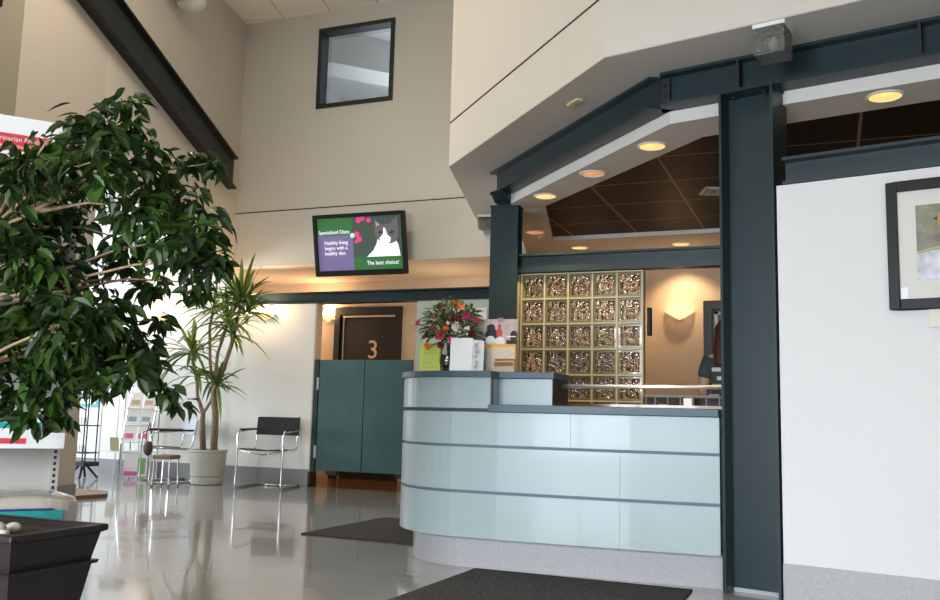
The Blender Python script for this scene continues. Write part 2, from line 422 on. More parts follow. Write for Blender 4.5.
# -------- upper bulkhead block with its soffit underside
zS = 2.831
A = v2(-2.776, 6.399); B = v2(-1.097, 4.627)
Bd = RD
C_ = B + RD*5.4
tA = (Y0-A.y)/TD.y; A2 = A + TD*tA
bh = MB().prism([(A.x, A.y), (B.x, B.y), (C_.x, C_.y), (C_.x, Y0), (A2.x, Y0)], zS, CZ)
struct('wall_bulkhead', bh, M['wall'])
g2 = (B-A).normalized()
def off(p, d, k): return v2(p.x + d.y*k, p.y - d.x*k)   # to the right of direction d (towards the hall)
jt = MB()
for p, q in ((A, B), (B, C_)):
    d = (q-p).normalized(); jt.seg((p.x, p.y), (q.x, q.y), -.003, 0, 3.184, 3.196)
struct('trim_2', jt, M['joint'])
# soffit underside as its own paint
struct('ceiling_soffit', MB().prism([(A.x+.002, A.y+.004), (B.x, B.y+.004), (C_.x, C_.y+.004), (C_.x, Y0), (A2.x+.004, Y0)], zS-.003, zS), M['soffit'])

# -------- dropped ring round the dark tiled ceiling
zF = 2.565
O1 = v2(-2.345, 6.68); O2 = v2(-.815, 5.073); O3 = O2 + RD*4.9
tO = (Y0-.02-O1.y)/TD.y; O0 = O1 + TD*tO
I1 = v2(-2.11, 6.851); I2 = v2(-.667, 5.376); I3 = I2 + RD*4.7; I0 = v2(-2.455, 8.25); I4 = v2(I3.x, 8.25)
rg = MB()
rg.prism([O1, O2, I2, I1], zF, zS-.004); rg.prism([O2, O3, I3, I2], zF, zS-.004)
rg.prism([O0, O1, I1, I0], zF, zS-.004); rg.prism([O0, I0, I4, (O3.x, Y0-.02)], zF, zS-.004)
struct('ceiling_ring', rg, M['ring'])
struct('ceiling_dark_tiles', MB().prism([I1, I2, I3, I4, I0], 2.60, 2.64), M['dark_tile'])
lip = MB(); lip.box(I0.x, I4.x, 8.235, 8.262, zF-.004, 2.60)
struct('trim_3', lip, M['ring'])

# ================================================================ STEELWORK
def ibeam(name, label, p0, p1, zb, zt, w=.14, tf=.016, tw=.012, m=M['steel'], slope=(0, 0), cut0=0, cut1=0):
    """I-beam along plan line p0-p1 (centre line); z arrays allow a raked beam"""
    p0 = Vector(p0); p1 = Vector(p1)
    t = thing(name, label, 'steel beam', ((p0.x+p1.x)/2, (p0.y+p1.y)/2, zb))
    d = (p1-p0).normalized(); n = v2(-d.y, d.x)
    def q(o0, o1):
        return [p0+n*o0+d*cut0*o0, p1+n*o0+d*cut1*o0, p1+n*o1+d*cut1*o1, p0+n*o1+d*cut0*o1]
    s0, s1 = slope
    def zz(z): return [z+s0, z+s1, z+s1, z+s0]
    MB().prism(q(-w/2, w/2), zz(zb), zz(zb+tf)).build('bottom_flange', m, t)
    MB().prism(q(-w/2, w/2), zz(zt-tf), zz(zt)).build('top_flange', m, t)
    MB().prism(q(-tw/2, tw/2), zz(zb+tf), zz(zt-tf)).build('web', m, t)
    return t, d, n
kc = v2(-.855, 5.010)
zB = 2.638
ga = kc + GD*2.335
miter = math.tan(R_(33.7/2))
tR, dR, nR = ibeam('steel_beam', 'dark green steel beam running right above the big column and white wall', kc, kc+RD*5.0, zB, zS-.004, cut0=-miter)
tG, dG, nG = ibeam('steel_beam', 'dark green steel beam running diagonally back over the counter to the slim column', ga, kc, zB, zS-.004, cut1=miter)
# stiffeners and splice plates
for s in (.46, 1.35, 2.9):
    p = kc + RD*s
    MB().seg(p, p+RD*.012, -.07, 0, zB+.016, zS-.02).build('stiffener', M['steel_dark'], tR)
p = kc + RD*.035
sp = MB().seg(p-RD*.02, p+RD*.03, -.03, -.018, zB+.02, zS-.03).build('splice_plate', M['steel_dark'], tR)
bl = MB()
for z in (zB+.06, zB+.12):
    c = p + v2(RD.y, -RD.x)*.035
    bl.ball((c.x, c.y, z), .011, sub=1)
bl.build('bolt', M['steel_dark'], sp, smooth=True)
# big column: H section, web facing the hall
def hcol(name, label, c, rot, w, d, h, tf=.014, m=M['steel'], openfront=True):
    t = thing(name, label, 'steel column', (c[0], c[1], 0), rot)
    if openfront:
        MB().box(-w/2, -w/2+tf, -d/2, d/2, 0, h-.014).build('flange', m, t, world=False)
        MB().box(w/2-tf, w/2, -d/2, d/2, 0, h-.014).build('flange', m, t, world=False)
        MB().box(-w/2+tf, w/2-tf, -.006, .006, 0, h-.014).build('web', m, t, world=False)
    else:
        MB().box(-w/2, w/2, -d/2, -d/2+tf, 0, h-.014).build('flange', m, t, world=False)
        MB().box(-w/2, w/2, d/2-tf, d/2, 0, h-.014).build('flange', m, t, world=False)
        MB().box(-.006, .006, -d/2+tf, d/2-tf, 0, h-.014).build('web', m, t, world=False)
    MB().box(-w/2-.008, w/2+.008, -d/2-.008, d/2+.008, h-.014, h).build('cap_plate', m, t, world=False)
    return t
nrm = v2(-RD.y, RD.x)
cc = v2(-.514, 4.847)*.5 + v2(-.229, 4.766)*.5 + nrm*.115
bc = hcol('steel_column', 'broad dark teal steel column between the counter and the white wall', (cc.x, cc.y), math.atan2(-.081, .285), .292, .23, zB)
bb = MB()
for x in (-.085, .085): bb.ball((x, -.06, zB-.022), .013, (1, 1, .7), 1)
bb.build('bolt', M['steel_dark'], bc, world=False, smooth=True)
MB().box(-.132, .132, -.012, -.006, 0, .02).build('base_weld', M['greyplastic'], bc, world=False)
ca = hcol('steel_column', 'slim dark green steel column rising behind the flowers beside the glass blocks', (-2.424, 6.81), 0, .236, .12, 2.575, openfront=False)
st = MB(); st.prism([(-2.40, 6.49), (-2.25, 6.49), (-2.25, 6.66), (-2.40, 6.66)], 2.507, 2.52)
st.bm.free(); st = MB()
lo = [(-2.475, 6.66), (-2.345, 6.66), (-2.345, 6.80), (-2.475, 6.80)]; hi = [(-2.475, 6.54), (-2.36, 6.54), (-2.345, 6.72), (-2.475, 6.72)]
va = [st.bm.verts.new((*q, 2.575)) for q in lo]; vb = [st.bm.verts.new((*q, zB)) for q in hi]
st.bm.faces.new(va[::-1]); st.bm.faces.new(vb)
for i in range(4): st.bm.faces.new((va[i], va[(i+1) % 4], vb[(i+1) % 4], vb[i]))
st.build('haunch', M['steel'], ca)
# beams of lower level
ibeam('steel_beam', 'dark steel beam across the top of the corridor opening below the television', (-7.0, Y0+.06), (-3.2, Y0+.06), 2.119, 2.255, w=.15)
ibeam('steel_beam', 'dark green steel beam resting over the glass block wall', (-2.335, 6.86), (3.4, 6.86), 2.018, 2.168, w=.12)
wr = WR0 + RD*.03 + nrm*.07
ibeam('steel_beam', 'dark green steel beam lying along the top of the white wall at right', wr, wr+RD*4.4, 2.078, 2.222, w=.15)
# raked beam on the left wall
sa, sb = .30, 4.2
pa = v2(*Lp(sa, .062)); pb = v2(*Lp(sb, .062))
k = .25
ibeam('raked_steel_beam', 'black steel beam sloping down along the left wall to the corner', pa, pb, 3.43, 3.82, w=.12, tf=.02, m=M['steel_dark'], slope=(k*sa, k*sb))
rb = [o for o in bpy.data.objects if o.name.startswith('raked_steel_beam')][0]
tb = MB()
for s in (.9, 1.7, 2.5):
    q = Lp(s, .075); tb.ball((q[0], q[1], 3.60+k*s), .016, sub=1)
tb.build('bolt', M['black'], rb, smooth=True)

# ================================================================ INTERIOR WINDOW
iw = MB()
for x0, x1, z0, z1 in ((wx0, wx0+.05, wz0, wz1), (wx1-.05, wx1, wz0, wz1), (wx0+.05, wx1-.05, wz0, wz0+.05), (wx0+.05, wx1-.05, wz1-.05, wz1)):
    iw.box(x0, x1, Y0-.02, Y0+.14, z0, z1)
struct('window_1', iw, M['frame_dark'])
pn = MB().box(wx0+.05, wx1-.05, Y0+.10, Y0+.106, wz0+.05, wz1-.05).build('window_1_pane', M['pane']); pn['kind'] = 'structure'
up = MB(); up.box(-7.2, -3, Y0+.141, 12.2, 4.1, 4.15); up.box(-7.2, -3, 12.2, 12.3, 4.1, 6.4)
up.box(-7.25, -7.2, Y0+.141, 12.2, 4.1, 6.4); up.box(-3, -2.95, Y0+.141, 12.2, 4.1, 6.4)
struct('wall_upstairs_room', up, M['ceil_white'])
us = MB(); us.prism([(-7.2, Y0+.141), (-3, Y0+.141), (-3, 12.2), (-7.2, 12.2)], [6.15, 6.15, 5.85, 5.85], 6.4)
us.prism([(-6.9, 10.0), (-6.3, 9.9), (-4.2, 12.1), (-4.9, 12.1)], 5.55, 6.1)
struct('ceiling_upstairs_room', us, M['ceil_white'])

# ================================================================ RECEPTION COUNTER
ct = thing('reception_counter', 'curved pale blue reception counter with dark slate ledges and speckled grey base', 'reception counter', (-1.5, 5.2, 0))
def outline(o, xr=-.535, tail=1.0):
    """front outline of the counter, pushed outwards by o"""
    pts = [(xr, 4.875-o), (-1.0, 4.85-o), (-1.4, 4.838-o), (-1.75, 4.832-o), (-1.93, 4.836-o)]
    cx, cy, rx, ry = -1.985, 5.40, .575, .565
    for a in range(265, 176, -6):
        pts.append((cx+(rx+o)*math.cos(R_(a)), cy+(ry+o)*math.sin(R_(a))))
    pts.append((cx-(rx+o), cy+.12)); pts.append((cx-(rx+o)+.05, cy+tail))
    return pts
def wallband(mb, pts, z0, z1, th, zt=None):
    inner = []
    n = len(pts)
    for i, p in enumerate(pts):
        a = Vector(pts[max(0, i-1)]); b = Vector(pts[min(n-1, i+1)]); d = (b-a).normalized()
        inner.append((p[0]+d.y*th, p[1]-d.x*th))
    for i in range(n-1):
        mb.prism([pts[i], pts[i+1], inner[i+1], inner[i]], z0, z1)
    return mb
def sub(pts, x0, x1):
    """cut the front run of the outline between x = x0 (left) and x1 (right); x0 None keeps the curved end"""
    out = []
    def at(x):
        for i in range(len(pts)-1):
            a, b = pts[i], pts[i+1]
            if (a[0]-x)*(b[0]-x) <= 0 and abs(a[0]-b[0]) > 1e-6 and i < 6:
                t = (x-a[0])/(b[0]-a[0]); return (x, a[1]+(b[1]-a[1])*t)
    out.append(at(x1) if x1 is not None and x1 < pts[0][0] else pts[0])
    for i, p in enumerate(pts):
        if p[0] < out[0][0]-1e-4 and (x0 is None or (p[0] > x0+1e-4 and i < 8)): out.append(p)
        elif x0 is None and i > 8 and p not in out: out.append(p)
    if x0 is not None: out.append(at(x0))
    return out
o0 = outline(0.0)
mb = MB(); wallband(mb, outline(-.088), 0, .185, .12); mb.build('kick_base', M['terrazzo_base'], ct)
mb = MB(); wallband(mb, outline(-.012), .175, .920, .10); mb.build('core', M['groove'], ct)
rows = [(.178, .424, -1.052), (.442, .683, -1.052), (.700, .884, -1.325)]
for z0, z1, xs in rows:
    for x0, x1 in ((None, xs-.0008), (xs+.0008, None)):
        mb = MB(); wallband(mb, sub(o0, x0, x1), z0, z1, .012); mb.build('front_panel', M['laminate'], ct)
xH = -1.80      # where the high part of the front stops
hp = sub(o0, None, xH)
mb = MB(); wallband(mb, hp, .906, 1.083, .012); mb.build('front_panel', M['laminate'], ct)
mb = MB(); wallband(mb, sub(outline(-.012), None, xH), .88, 1.083, .05); mb.build('high_core', M['groove'], ct)
# transaction ledge
mb = MB(); lg = sub(outline(.03), xH-.002, None); mb.prism(lg + [(xH-.002, 5.12), (-.54, 5.12)], .885, .929)
mb.build('ledge', M['slate'], ct, bevel=.004)
# recessed face and reveal of the high part
MB().box(xH-.012, xH, 4.84, 4.98, .929, 1.083).build('reveal', M['seam'], ct)
MB().box(xH, -1.475, 4.98, 4.995, .929, 1.081).build('recessed_panel', M['laminate'], ct)
MB().box(-1.50, -1.475, 4.995, 5.32, .929, 1.081).build('end_panel', M['darkwood'], ct)
# high top slab
hs = sub(outline(.018), None, xH+.01)
inner = [(-2.33, 6.40), (-2.20, 5.52), (-2.05, 5.30), (-1.46, 5.30), (-1.46, 4.96), (-1.74, 4.955), (xH+.01, 4.94)]
poly = hs + inner
mb = MB(); mb.prism(poly, 1.083, 1.121); mb.build('high_top', M['slate'], ct, bevel=.004)
wk = MB().box(-1.70, -.55, 5.10, 5.15, .2, .93); wk.build('back_panel', M['greyplastic'], ct)
rl = MB().tube([(-1.47, 5.18, 1.048), (-.38, 5.18, 1.054)], .012, 10).build('rail', M['alu'], ct, smooth=True)
MB().tube([(-.44, 5.18, 1.05), (-.44, 5.11, .99), (-.44, 5.11, .9)], .008, 8).build('rail_bracket', M['alu'], rl)
MB().box(-.55, -.40, 5.05, 5.15, .2, .93).build('end_post', M['greyplastic'], ct)
# inner desk with brown worktop
dk = thing('desk', 'brown topped desk behind the reception counter', 'desk', (-1.0, 6.0, 0))
MB().box(-1.75, -.15, 5.72, 6.42, .925, .957).build('worktop', M['copper'], dk)
for x0 in (-1.72, -.95, -.20):
    MB().box(x0, x0+.03, 5.76, 6.40, 0, .925).build('side_panel', M['greyplastic'], dk)
og = thing('desk_organizer', 'low grey wire frame organizer standing on the brown desk', 'desk organizer', (-.93, 6.1, .957))
for i in range(7): MB().box(-1.16+i*.083, -1.152+i*.083, 6.02, 6.035, .957, 1.02).build('divider', M['orggrey'], og)
MB().box(-1.16, -.655, 6.20, 6.21, .957, 1.016).build('back_panel', M['blackmatte'], og)
w = MB(); w.box(-1.16, -.655, 6.015, 6.035, 1.016, 1.028); w.box(-1.16, -.655, 6.195, 6.215, 1.016, 1.028); w.box(-1.16, -1.152, 6.02, 6.21, 1.016, 1.026); w.build('top_rail', M['orggrey'], og)
tag(MB().box(-.895, -.835, 6.06, 6.15, .957, 1.012).build('card_box', M['copper'], bevel=.003), 'small brown box inside the grey desk organizer', 'box')
tag(MB().box(-1.06, -1.0, 6.06, 6.17, .957, .967).build('file_folder', M['yellowplastic'], bevel=.001), 'yellow folder lying inside the grey desk organizer', 'folder')

# ================================================================ GLASS BLOCK WALL
cb = thing('contrast_cabinet', 'dark brown cabinet added behind the glass blocks for contrast', 'cabinet', (-1.95, 7.75, 0))  # cabinet added only to give dark contrast through the glass
MB().box(-2.25, -1.60, 7.6, 7.95, 0, 1.62).build('body', M['darkwood'], cb)
MB().box(-2.22, -1.94, 7.585, 7.6, .1, 1.58).build('door', M['copper'], cb)
MB().box(-1.91, -1.63, 7.585, 7.6, .1, 1.58).build('door', M['copper'], cb)
gw = thing('glass_block_wall', 'glass block partition with wavy clear blocks behind the counter', 'glass block wall', (-1.82, 6.9, 0))
bx0, px, pz, zt = -2.298, .1962, .2022, 2.006
mo = MB()
for i in range(6): mo.box(bx0+i*px-.006, bx0+i*px+.006, 6.845, 6.945, 0, zt+.006)
for j in range(11):
    z = zt-j*pz; mo.box(bx0-.006, bx0+5*px+.006, 6.846, 6.944, z-.006, z+.006)
mo.build('mortar_grid', M['mortar'], gw)
fr = None
for i in range(5):
    for j in range(10):
        x = bx0+(i+.5)*px; z = zt-(j+.5)*pz
        if fr is None:
            h = px/2-.007; e = .015
            fm = MB()
            for x0, x1, z0, z1 in ((-h, -h+e, -h, h), (h-e, h, -h, h), (-h+e, h-e, -h, -h+e), (-h+e, h-e, h-e, h)): fm.box(x0, x1, -.04, .04, z0, z1)
            fr = fm.build('glass_block', M['block_edge'], gw, world=False); fr.location = (x+1.82, 0, z)
            ps = MB().box(-h+e, h-e, -.026, -.012, -h+e, h-e).build('glass_face', M['block_glass'], fr, world=False)
        else:
            a = fr.copy(); col.objects.link(a); a.location = (x+1.82, 0, z)
            b = ps.copy(); col.objects.link(b); b.parent = a
MB().box(-2.332, -2.313, 6.84, 6.95, 0, 2.008).build('end_trim', M['yellowplastic'], gw)
tag(MB().obox((-1.285, 6.98, 1.62), (.03, .06, .22)).build('wall_phone', M['blackmatte'], bevel=.006), 'black phone hanging at the right edge of the glass blocks', 'phone')
MB().box(-1.316, -1.308, 6.85, 6.93, 0, 2.006).build('edge_cap', M['mortar'], gw)

# ================================================================ SCONCES, DOWNLIGHTS, LIGHTS
def make_sconce(label, loc, group=None, w=.29, h=.085):
    t = thing('wall_sconce', label, 'wall lamp', loc, 0, group)
    mb = MB(); N = 14; rows_ = 5
    grid = []
    for r in range(rows_+1):
        v = r/rows_; hw = w/2*(1-v*.97); zz = h*.5 - v*h; dep = .10*(1-v*.8)
        grid.append([mb.bm.verts.new((hw*math.cos(PI*k/N), -dep*math.sin(PI*k/N)-.004, zz - 0)) for k in range(N+1)])
    for r in range(rows_):
        for k in range(N): mb.bm.faces.new((grid[r][k], grid[r][k+1], grid[r+1][k+1], grid[r+1][k]))
    mb.build('shade', M['sconce_glass'], t, world=False, smooth=True)
    MB().box(-.04, .04, -.02, 0, -.04, .04).build('wall_plate', M['alu'], t, world=False)
    return t
def pt(name, loc, energy, color, size=.05, kind='POINT', rot=None, spot=None, blend=.5):
    L = bpy.data.lights.new(name, kind); L.energy = energy; L.color = color
    if kind in ('POINT', 'SPOT'): L.shadow_soft_size = size
    if kind == 'SPOT': L.spot_size = R_(spot); L.spot_blend = blend
    o = bpy.data.objects.new(name, L); o.location = loc
    if rot: o.rotation_euler = rot
    col.objects.link(o); return o
WARM = (1.0, .62, .33)
make_sconce('lit triangular wall lamp on the peach wall behind the counter', (-1.36, Y0-.022, 1.895))
pt('sconce_light', (-1.36, Y0-.15, 1.96), 1.8, WARM, .04)
make_sconce('lit triangular wall lamp beside the dracaena, nearest the corridor', (-6.277, Y0, 1.965))
pt('sconce_light', (-6.277, Y0-.12, 2.07), 22, WARM, .04)
make_sconce('lit triangular wall lamp seen through the ficus leaves', (-7.83, Y0, 1.985))
pt('sconce_light', (-7.83, Y0-.12, 2.09), 22, WARM, .04)
make_sconce('lit wall lamp in the corridor left of door number three', (-6.215, 10.42, 2.09), w=.20)
pt('sconce_light', (-6.25, 10.30, 2.20), 16, WARM, .04)
pt('corridor_light', (-4.2, 9.8, 1.9), 13, (1, .76, .54), .1)
pt('corridor_light', (-7.0, 9.8, 1.9), 13, (1, .76, .54), .1)

def downlight(loc, hot, label):
    t = thing('downlight', label, 'ceiling light', loc, 0)
    tr = MB(); N = 28
    pr = [(.092, 0), (.094, -.005), (.082, -.008), (.078, -.002)]
    tr.lathe(pr + [(.092, 0)], sides=N); 
    tr.build('trim_ring', M['whiteplastic'], t, world=False, smooth=True)
    ln = MB(); ln.lathe([(.001, -.001), (.05, -.002), (.080, -.004)], sides=N); ln.build('lamp_lens', M['lamp_hot'] if hot else M['lamp_dim'], t, world=False, smooth=True)
    return t
dls = [(-2.004, 6.518, 1, 'bright round downlight nearest the slim column in the angled bulkhead'),
       (-1.497, 5.988, 0, 'dim orange downlight in the middle of the angled bulkhead'),
       (-.990, 5.467, 1, 'bright round downlight left of the broad steel column'),
       (.311, 4.955, 1, 'bright round downlight above the white wall at right'),
       (-2.498, 7.809, 0, 'dim orange downlight just right of the slim column'),
       (-2.298, 8.659, 1, 'small bright downlight above the glass blocks'),
       (-1.300, 8.724, 1, 'round downlight over the peach wall, glinting in the dark tiles')]
for x, y, hot, lb in dls:
    downlight((x, y, zF), hot, lb)
    pt('downlight_lamp', (x, y, zF-.03), 42 if hot else 12, (1, .70, .42), .03, 'SPOT', (0, 0, 0), 110, .6)
pt('interior_fill_light', (2.6, 6.2, 2.3), 16, (1, .75, .42), .12)  # unseen warm light added for the sheen on the tiles at right
vt = thing('ceiling_vent', 'square louvred ceiling vent in the dark tiles', 'vent', (-.745, 6.86, 2.60), 0)
w = MB()
for hh in (.11, .083, .055, .028):
    for x0, x1, y0, y1 in ((-hh, hh, -hh, -hh+.012), (-hh, hh, hh-.012, hh), (-hh, -hh+.012, -hh, hh), (hh-.012, hh, -hh, hh)): w.box(x0, x1, y0, y1, -.012, -.002)
w.build('louvres', M['shelfwhite'], vt, world=False)
MB().box(-.12, .12, -.12, .12, -.004, 0).build('backing', M['shelfwhite'], vt, world=False)
vt.rotation_euler = (0, 0, R_(20))

# emergency light cubes, white emergency head, beige detector plate
def prism_fixture(loc, rot, label, s=.15):
    t = thing('ceiling_fixture', label, 'light fixture', loc, rot)
    MB().box(-s/2-.004, s/2+.004, -s/2-.004, s/2+.004, -.02, 0).build('mounting_plate', M['whiteplastic'], t, world=False)
    MB().box(-s/2, s/2, -s/2, s/2, -s*1.07, -.02).build('lens', M['prism_glass'], t, world=False, bevel=.006)
    MB().ball((0, 0, -.085), .026, (1, 1, 1.4)).build('bulb', M['whiteplastic'], t, world=False, smooth=True)
prism_fixture((-.215, 4.52, zS-.003), R_(-12.6), 'square clear lens light fixture under the bulkhead above the broad column')
prism_fixture((-3.13, 8.15, zS-.003), R_(14), 'small clear lens light fixture far back beside the slim column', .125)
tag(MB().obox((-1.43, 5.24, zS-.012), (.13, .045, .016), R_(-46)).build('detector_plate', M['yellowplastic'], bevel=.004), 'small cream detector plate under the angled bulkhead', 'detector')
q = Lp(2.0, 0)
eh = thing('emergency_light', 'white twin emergency light high on the left wall above the sloping beam', 'emergency light', (q[0]+.04, q[1], 5.2), R_(103.5-180))
n_ = v2(-LD.y, LD.x)
e = MB().obox((q[0]+n_.x*.06, q[1]+n_.y*.06, 5.31), (.40, .12, .22), R_(-76.5)); e.build('housing', M['whiteplastic'], eh, bevel=.03)
for k_ in (-.17, .12):
    c = Lp(2.0+k_, .15); MB().ball((c[0], c[1], 5.16), .15, (1.1, 1, .62), 3).build('lamp_head', M['whiteplastic'], eh, smooth=True)
c = Lp(4.45, .2)
sk = thing('hanging_speaker', 'dark speaker high at the left edge of the photo', 'speaker', (c[0]+.05, c[1]-.3, 3.9), 0)

# remove the empty holder again and make the speaker one bracketed mesh
bpy.data.objects.remove(sk)
sp = thing('wall_speaker', 'small black speaker on the wall in the upper left corner', 'speaker', (-5.62, 4.45, 3.75), R_(60))
MB().obox((-5.62, 4.45, 3.87), (.16, .14, .24), R_(60), .2).build('cabinet', M['blackgloss'], sp, bevel=.01)
MB().obox((-5.70, 4.42, 3.87), (.05, .05, .08), R_(60)).build('bracket', M['blackgloss'], sp)

# ================================================================ TELEVISION
tv = thing('television', 'black flat television showing a cat on a green and purple slide', 'television', (-4.89, 8.8, 2.75), .024, tilt=.215)
W, H = 1.151, .702
b = MB(); e = .042
for x0, x1, z0, z1 in ((-W/2, -W/2+e, -H/2, H/2), (W/2-e, W/2, -H/2, H/2), (-W/2+e, W/2-e, -H/2, -H/2+.06), (-W/2+e, W/2-e, H/2-e, H/2)): b.box(x0, x1, -.035, .03, z0, z1)
b.build('bezel', M['blackmatte'], tv, world=False, bevel=.004)
MB().box(-W/2+.02, W/2-.02, 0, .05, -H/2+.02, H/2-.02).build('casing', M['blackgloss'], tv, world=False)
MB().box(-.06, .06, .05, .13, -.1, .1).build('wall_mount', M['blackgloss'], tv, world=False)
sx0, sx1, sz0, sz1 = -W/2+e, W/2-e, -H/2+.06, H/2-e
SW, SH = sx1-sx0, sz1-sz0
def S(u, v, y=0): return (sx0+u*SW, y, sz1-v*SH)
def rect(u0, v0, u1, v1, y):
    return MB().box(S(u0, 0)[0], S(u1, 0)[0], y, 0, S(0, v1)[2], S(0, v0)[2])
scr = rect(0, 0, 1, 1, -.002).build('screen', M['tv_green'], tv, world=False)
rect(0, .33, .42, 1, -.006).build('purple_panel', M['tv_purple'], scr, world=False)
rect(.42, 0, .98, .76, -.005).build('garden_panel', M['tv_dark'], scr, world=False)
rect(.405, .36, .425, 1, -.008).build('panel_line', M['tv_purple'], scr, world=False)
for u, v, r in ((.50, .06, .035), (.55, .03, .03), (.62, .07, .03), (.47, .33, .035), (.50, .42, .035), (.46, .47, .02)):
    c = S(u, v); MB().ball((c[0], -.006, c[2]), r, (1, .06, 1), 2).build('pink_flower', M['tv_pink'], scr, world=False)
c = S(.42, .345); MB().ball((c[0], -.008, c[2]), .028, (1, .1, 1), 2).build('round_badge', M['tv_lime'], scr, world=False)
def shape(pts, y, name, m): 
    mb = MB(); f = [S(u, v) for u, v in pts]
    a = [mb.bm.verts.new((p[0], y, p[2])) for p in f]; b_ = [mb.bm.verts.new((p[0], -.001, p[2])) for p in f]
    mb.bm.faces.new(a); mb.bm.faces.new(b_[::-1])
    for i in range(len(f)): mb.bm.faces.new((a[i], b_[i], b_[(i+1) % len(f)], a[(i+1) % len(f)]))
    mb.build(name, m, scr, world=False)
shape([(.58, .76), (.66, .64), (.70, .52), (.72, .40), (.90, .40), (.95, .55), (.97, .76)], -.008, 'cat_chest', M['tv_white'])
shape([(.69, .25), (.69, .06), (.77, .17), (.86, .16), (.95, .02), (.96, .24), (.96, .38), (.92, .50), (.86, .53), (.80, .50), (.74, .48), (.71, .42), (.68, .34)], -.010, 'cat_head_fur', M['tv_fur'])
shape([(.79, .22), (.785, .34), (.74, .42), (.745, .50), (.80, .54), (.86, .50), (.87, .42), (.83, .36), (.81, .24)], -.012, 'cat_face', M['tv_white'])
shape([(.72, .31), (.75, .28), (.78, .31), (.75, .335)], -.013, 'cat_eye', M['tv_eye'])
shape([(.85, .33), (.88, .29), (.92, .31), (.88, .345)], -.013, 'cat_eye', M['tv_eye'])
shape([(.775, .42), (.81, .42), (.795, .45)], -.013, 'cat_nose', M['tv_nose'])
shape([(.71, .20), (.70, .10), (.75, .17)], -.013, 'cat_inner_ear', M['tv_nose'])
def tvt(name, body, u, v, size, sx=.9): text(name, body, size, M['tv_white'], scr, Matrix.Translation((S(u, v)[0], -.010, S(u, v)[2])) @ UPRIGHT, sx=sx)
tvt('screen_heading', 'Specialized Diets', .015, .30, .062, .95)
tvt('screen_text', 'Healthy living', .08, .50, .062); tvt('screen_text', 'begins with a', .08, .60, .062); tvt('screen_text', 'healthy diet.', .08, .70, .062)
tvt('screen_text', 'The best choice!', .575, .91, .066)

# ================================================================ GATES, DOOR 3, INTERIOR DOOR
for x0, x1, lb in ((-5.485, -4.90, 'left leaf of the waist-high teal swing gate under door number three'), (-4.888, -4.30, 'right leaf of the waist-high teal swing gate, partly behind the counter')):
    t = thing('swing_gate', lb, 'gate', ((x0+x1)/2, Y0, 0))
    MB().box(x0, x1, Y0+.0, Y0+.035, .192, 1.456).build('gate_panel', M['gate'], t, bevel=.003)
    hx = x0-.012 if x0 < -5 else x1+.012
    for z in (.40, 1.18):
        MB().box(hx-.014, hx+.014, Y0-.012, Y0+.02, z-.07, z+.07).build('hinge', M['greyplastic'], t)
    kx = x0+.2 if x0 < -5 else x1-.1
    MB().box(kx-.07, kx+.07, Y0+.0, Y0+.06, .145, .192).build('bottom_bracket', M['black'], t)
struct('trim_4', MB().box(-5.557, -5.498, Y0-.004, Y0+.03, 0.171, 1.46), M['steel'])
YF = 10.43
fr = MB(); fr.box(-6.10, -6.02, YF-.06, YF, 0, 2.24); fr.box(-5.20, -5.12, YF-.06, YF, 0, 2.24); fr.box(-6.02, -5.20, YF-.06, YF, 2.14, 2.24)
struct('trim_5', fr, mat('door_frame_black', (.006, .010, .009), .5))
d3 = MB().box(-6.02, -5.20, YF-.02, YF-.003, 0, 2.14); o = struct('door_3', d3, M['darkwood'])
o = MB().box(-5.98, -5.20, YF-.05, YF-.03, 2.105, 2.128).build('painted_lit_reveal', M['peach'], o)  # peach colour stands in for light on the frame's inner reveal
text('door_number', '3', .34, M['peachnum'], bpy.data.objects['door_3'], Matrix.Translation((-5.61, YF-.026, 1.565)) @ UPRIGHT, extrude=.004)
struct('trim_6', MB().box(-5.975, -5.962, YF-.04, YF-.02, 0, 2.10), M['greyplastic'])
f2 = MB(); f2.box(-1.125, -1.045, Y0-.07, Y0-.02, 0, 2.035); f2.box(-.25, -.17, Y0-.07, Y0-.02, 0, 2.035); f2.box(-1.045, -.25, Y0-.07, Y0-.02, 1.955, 2.035)
struct('trim_7', f2, M['frame_dark'])
o = struct('door_1', MB().box(-1.045, -.25, Y0-.035, Y0-.021, 0, 1.955), M['frame_dark'])
MB().box(-1.02, -.99, Y0-.05, Y0-.036, .1, 1.93).build('pale_door_edge', M['greyplastic'], o)  # pale grey strips along the door edge
MB().box(-1.02, -.28, Y0-.05, Y0-.036, 1.90, 1.93).build('pale_door_edge', M['greyplastic'], o)
tag(MB().box(-1.39, -1.315, Y0-.028, Y0-.02, 1.22, 1.34).build('switch_plate', M['peach'], bevel=.002), 'peach light switch plate below the wall lamp behind the counter', 'switch')
tag(MB().box(-3.72, -3.42, Y0-.02, Y0, 1.0, 2.02).build('notice_panel', M['low_wall'], bevel=.003), 'tall pale panel on the green wall behind the bouquet', 'panel')

# ================================================================ MATS
tag(MB().prism([(-1.878, 4.86), (-.671, 4.83), (-.69, 3.6), (-1.925, 3.62)], .001, .010).build('floor_mat', M['mat']), 'large charcoal floor mat in front of the counter', 'floor mat')
tag(MB().prism([(-3.483, 5.585), (-3.439, 6.79), (-2.35, 6.76), (-2.40, 5.50)], .001, .010).build('floor_mat', M['mat']), 'charcoal floor mat at the left curved end of the counter', 'floor mat')

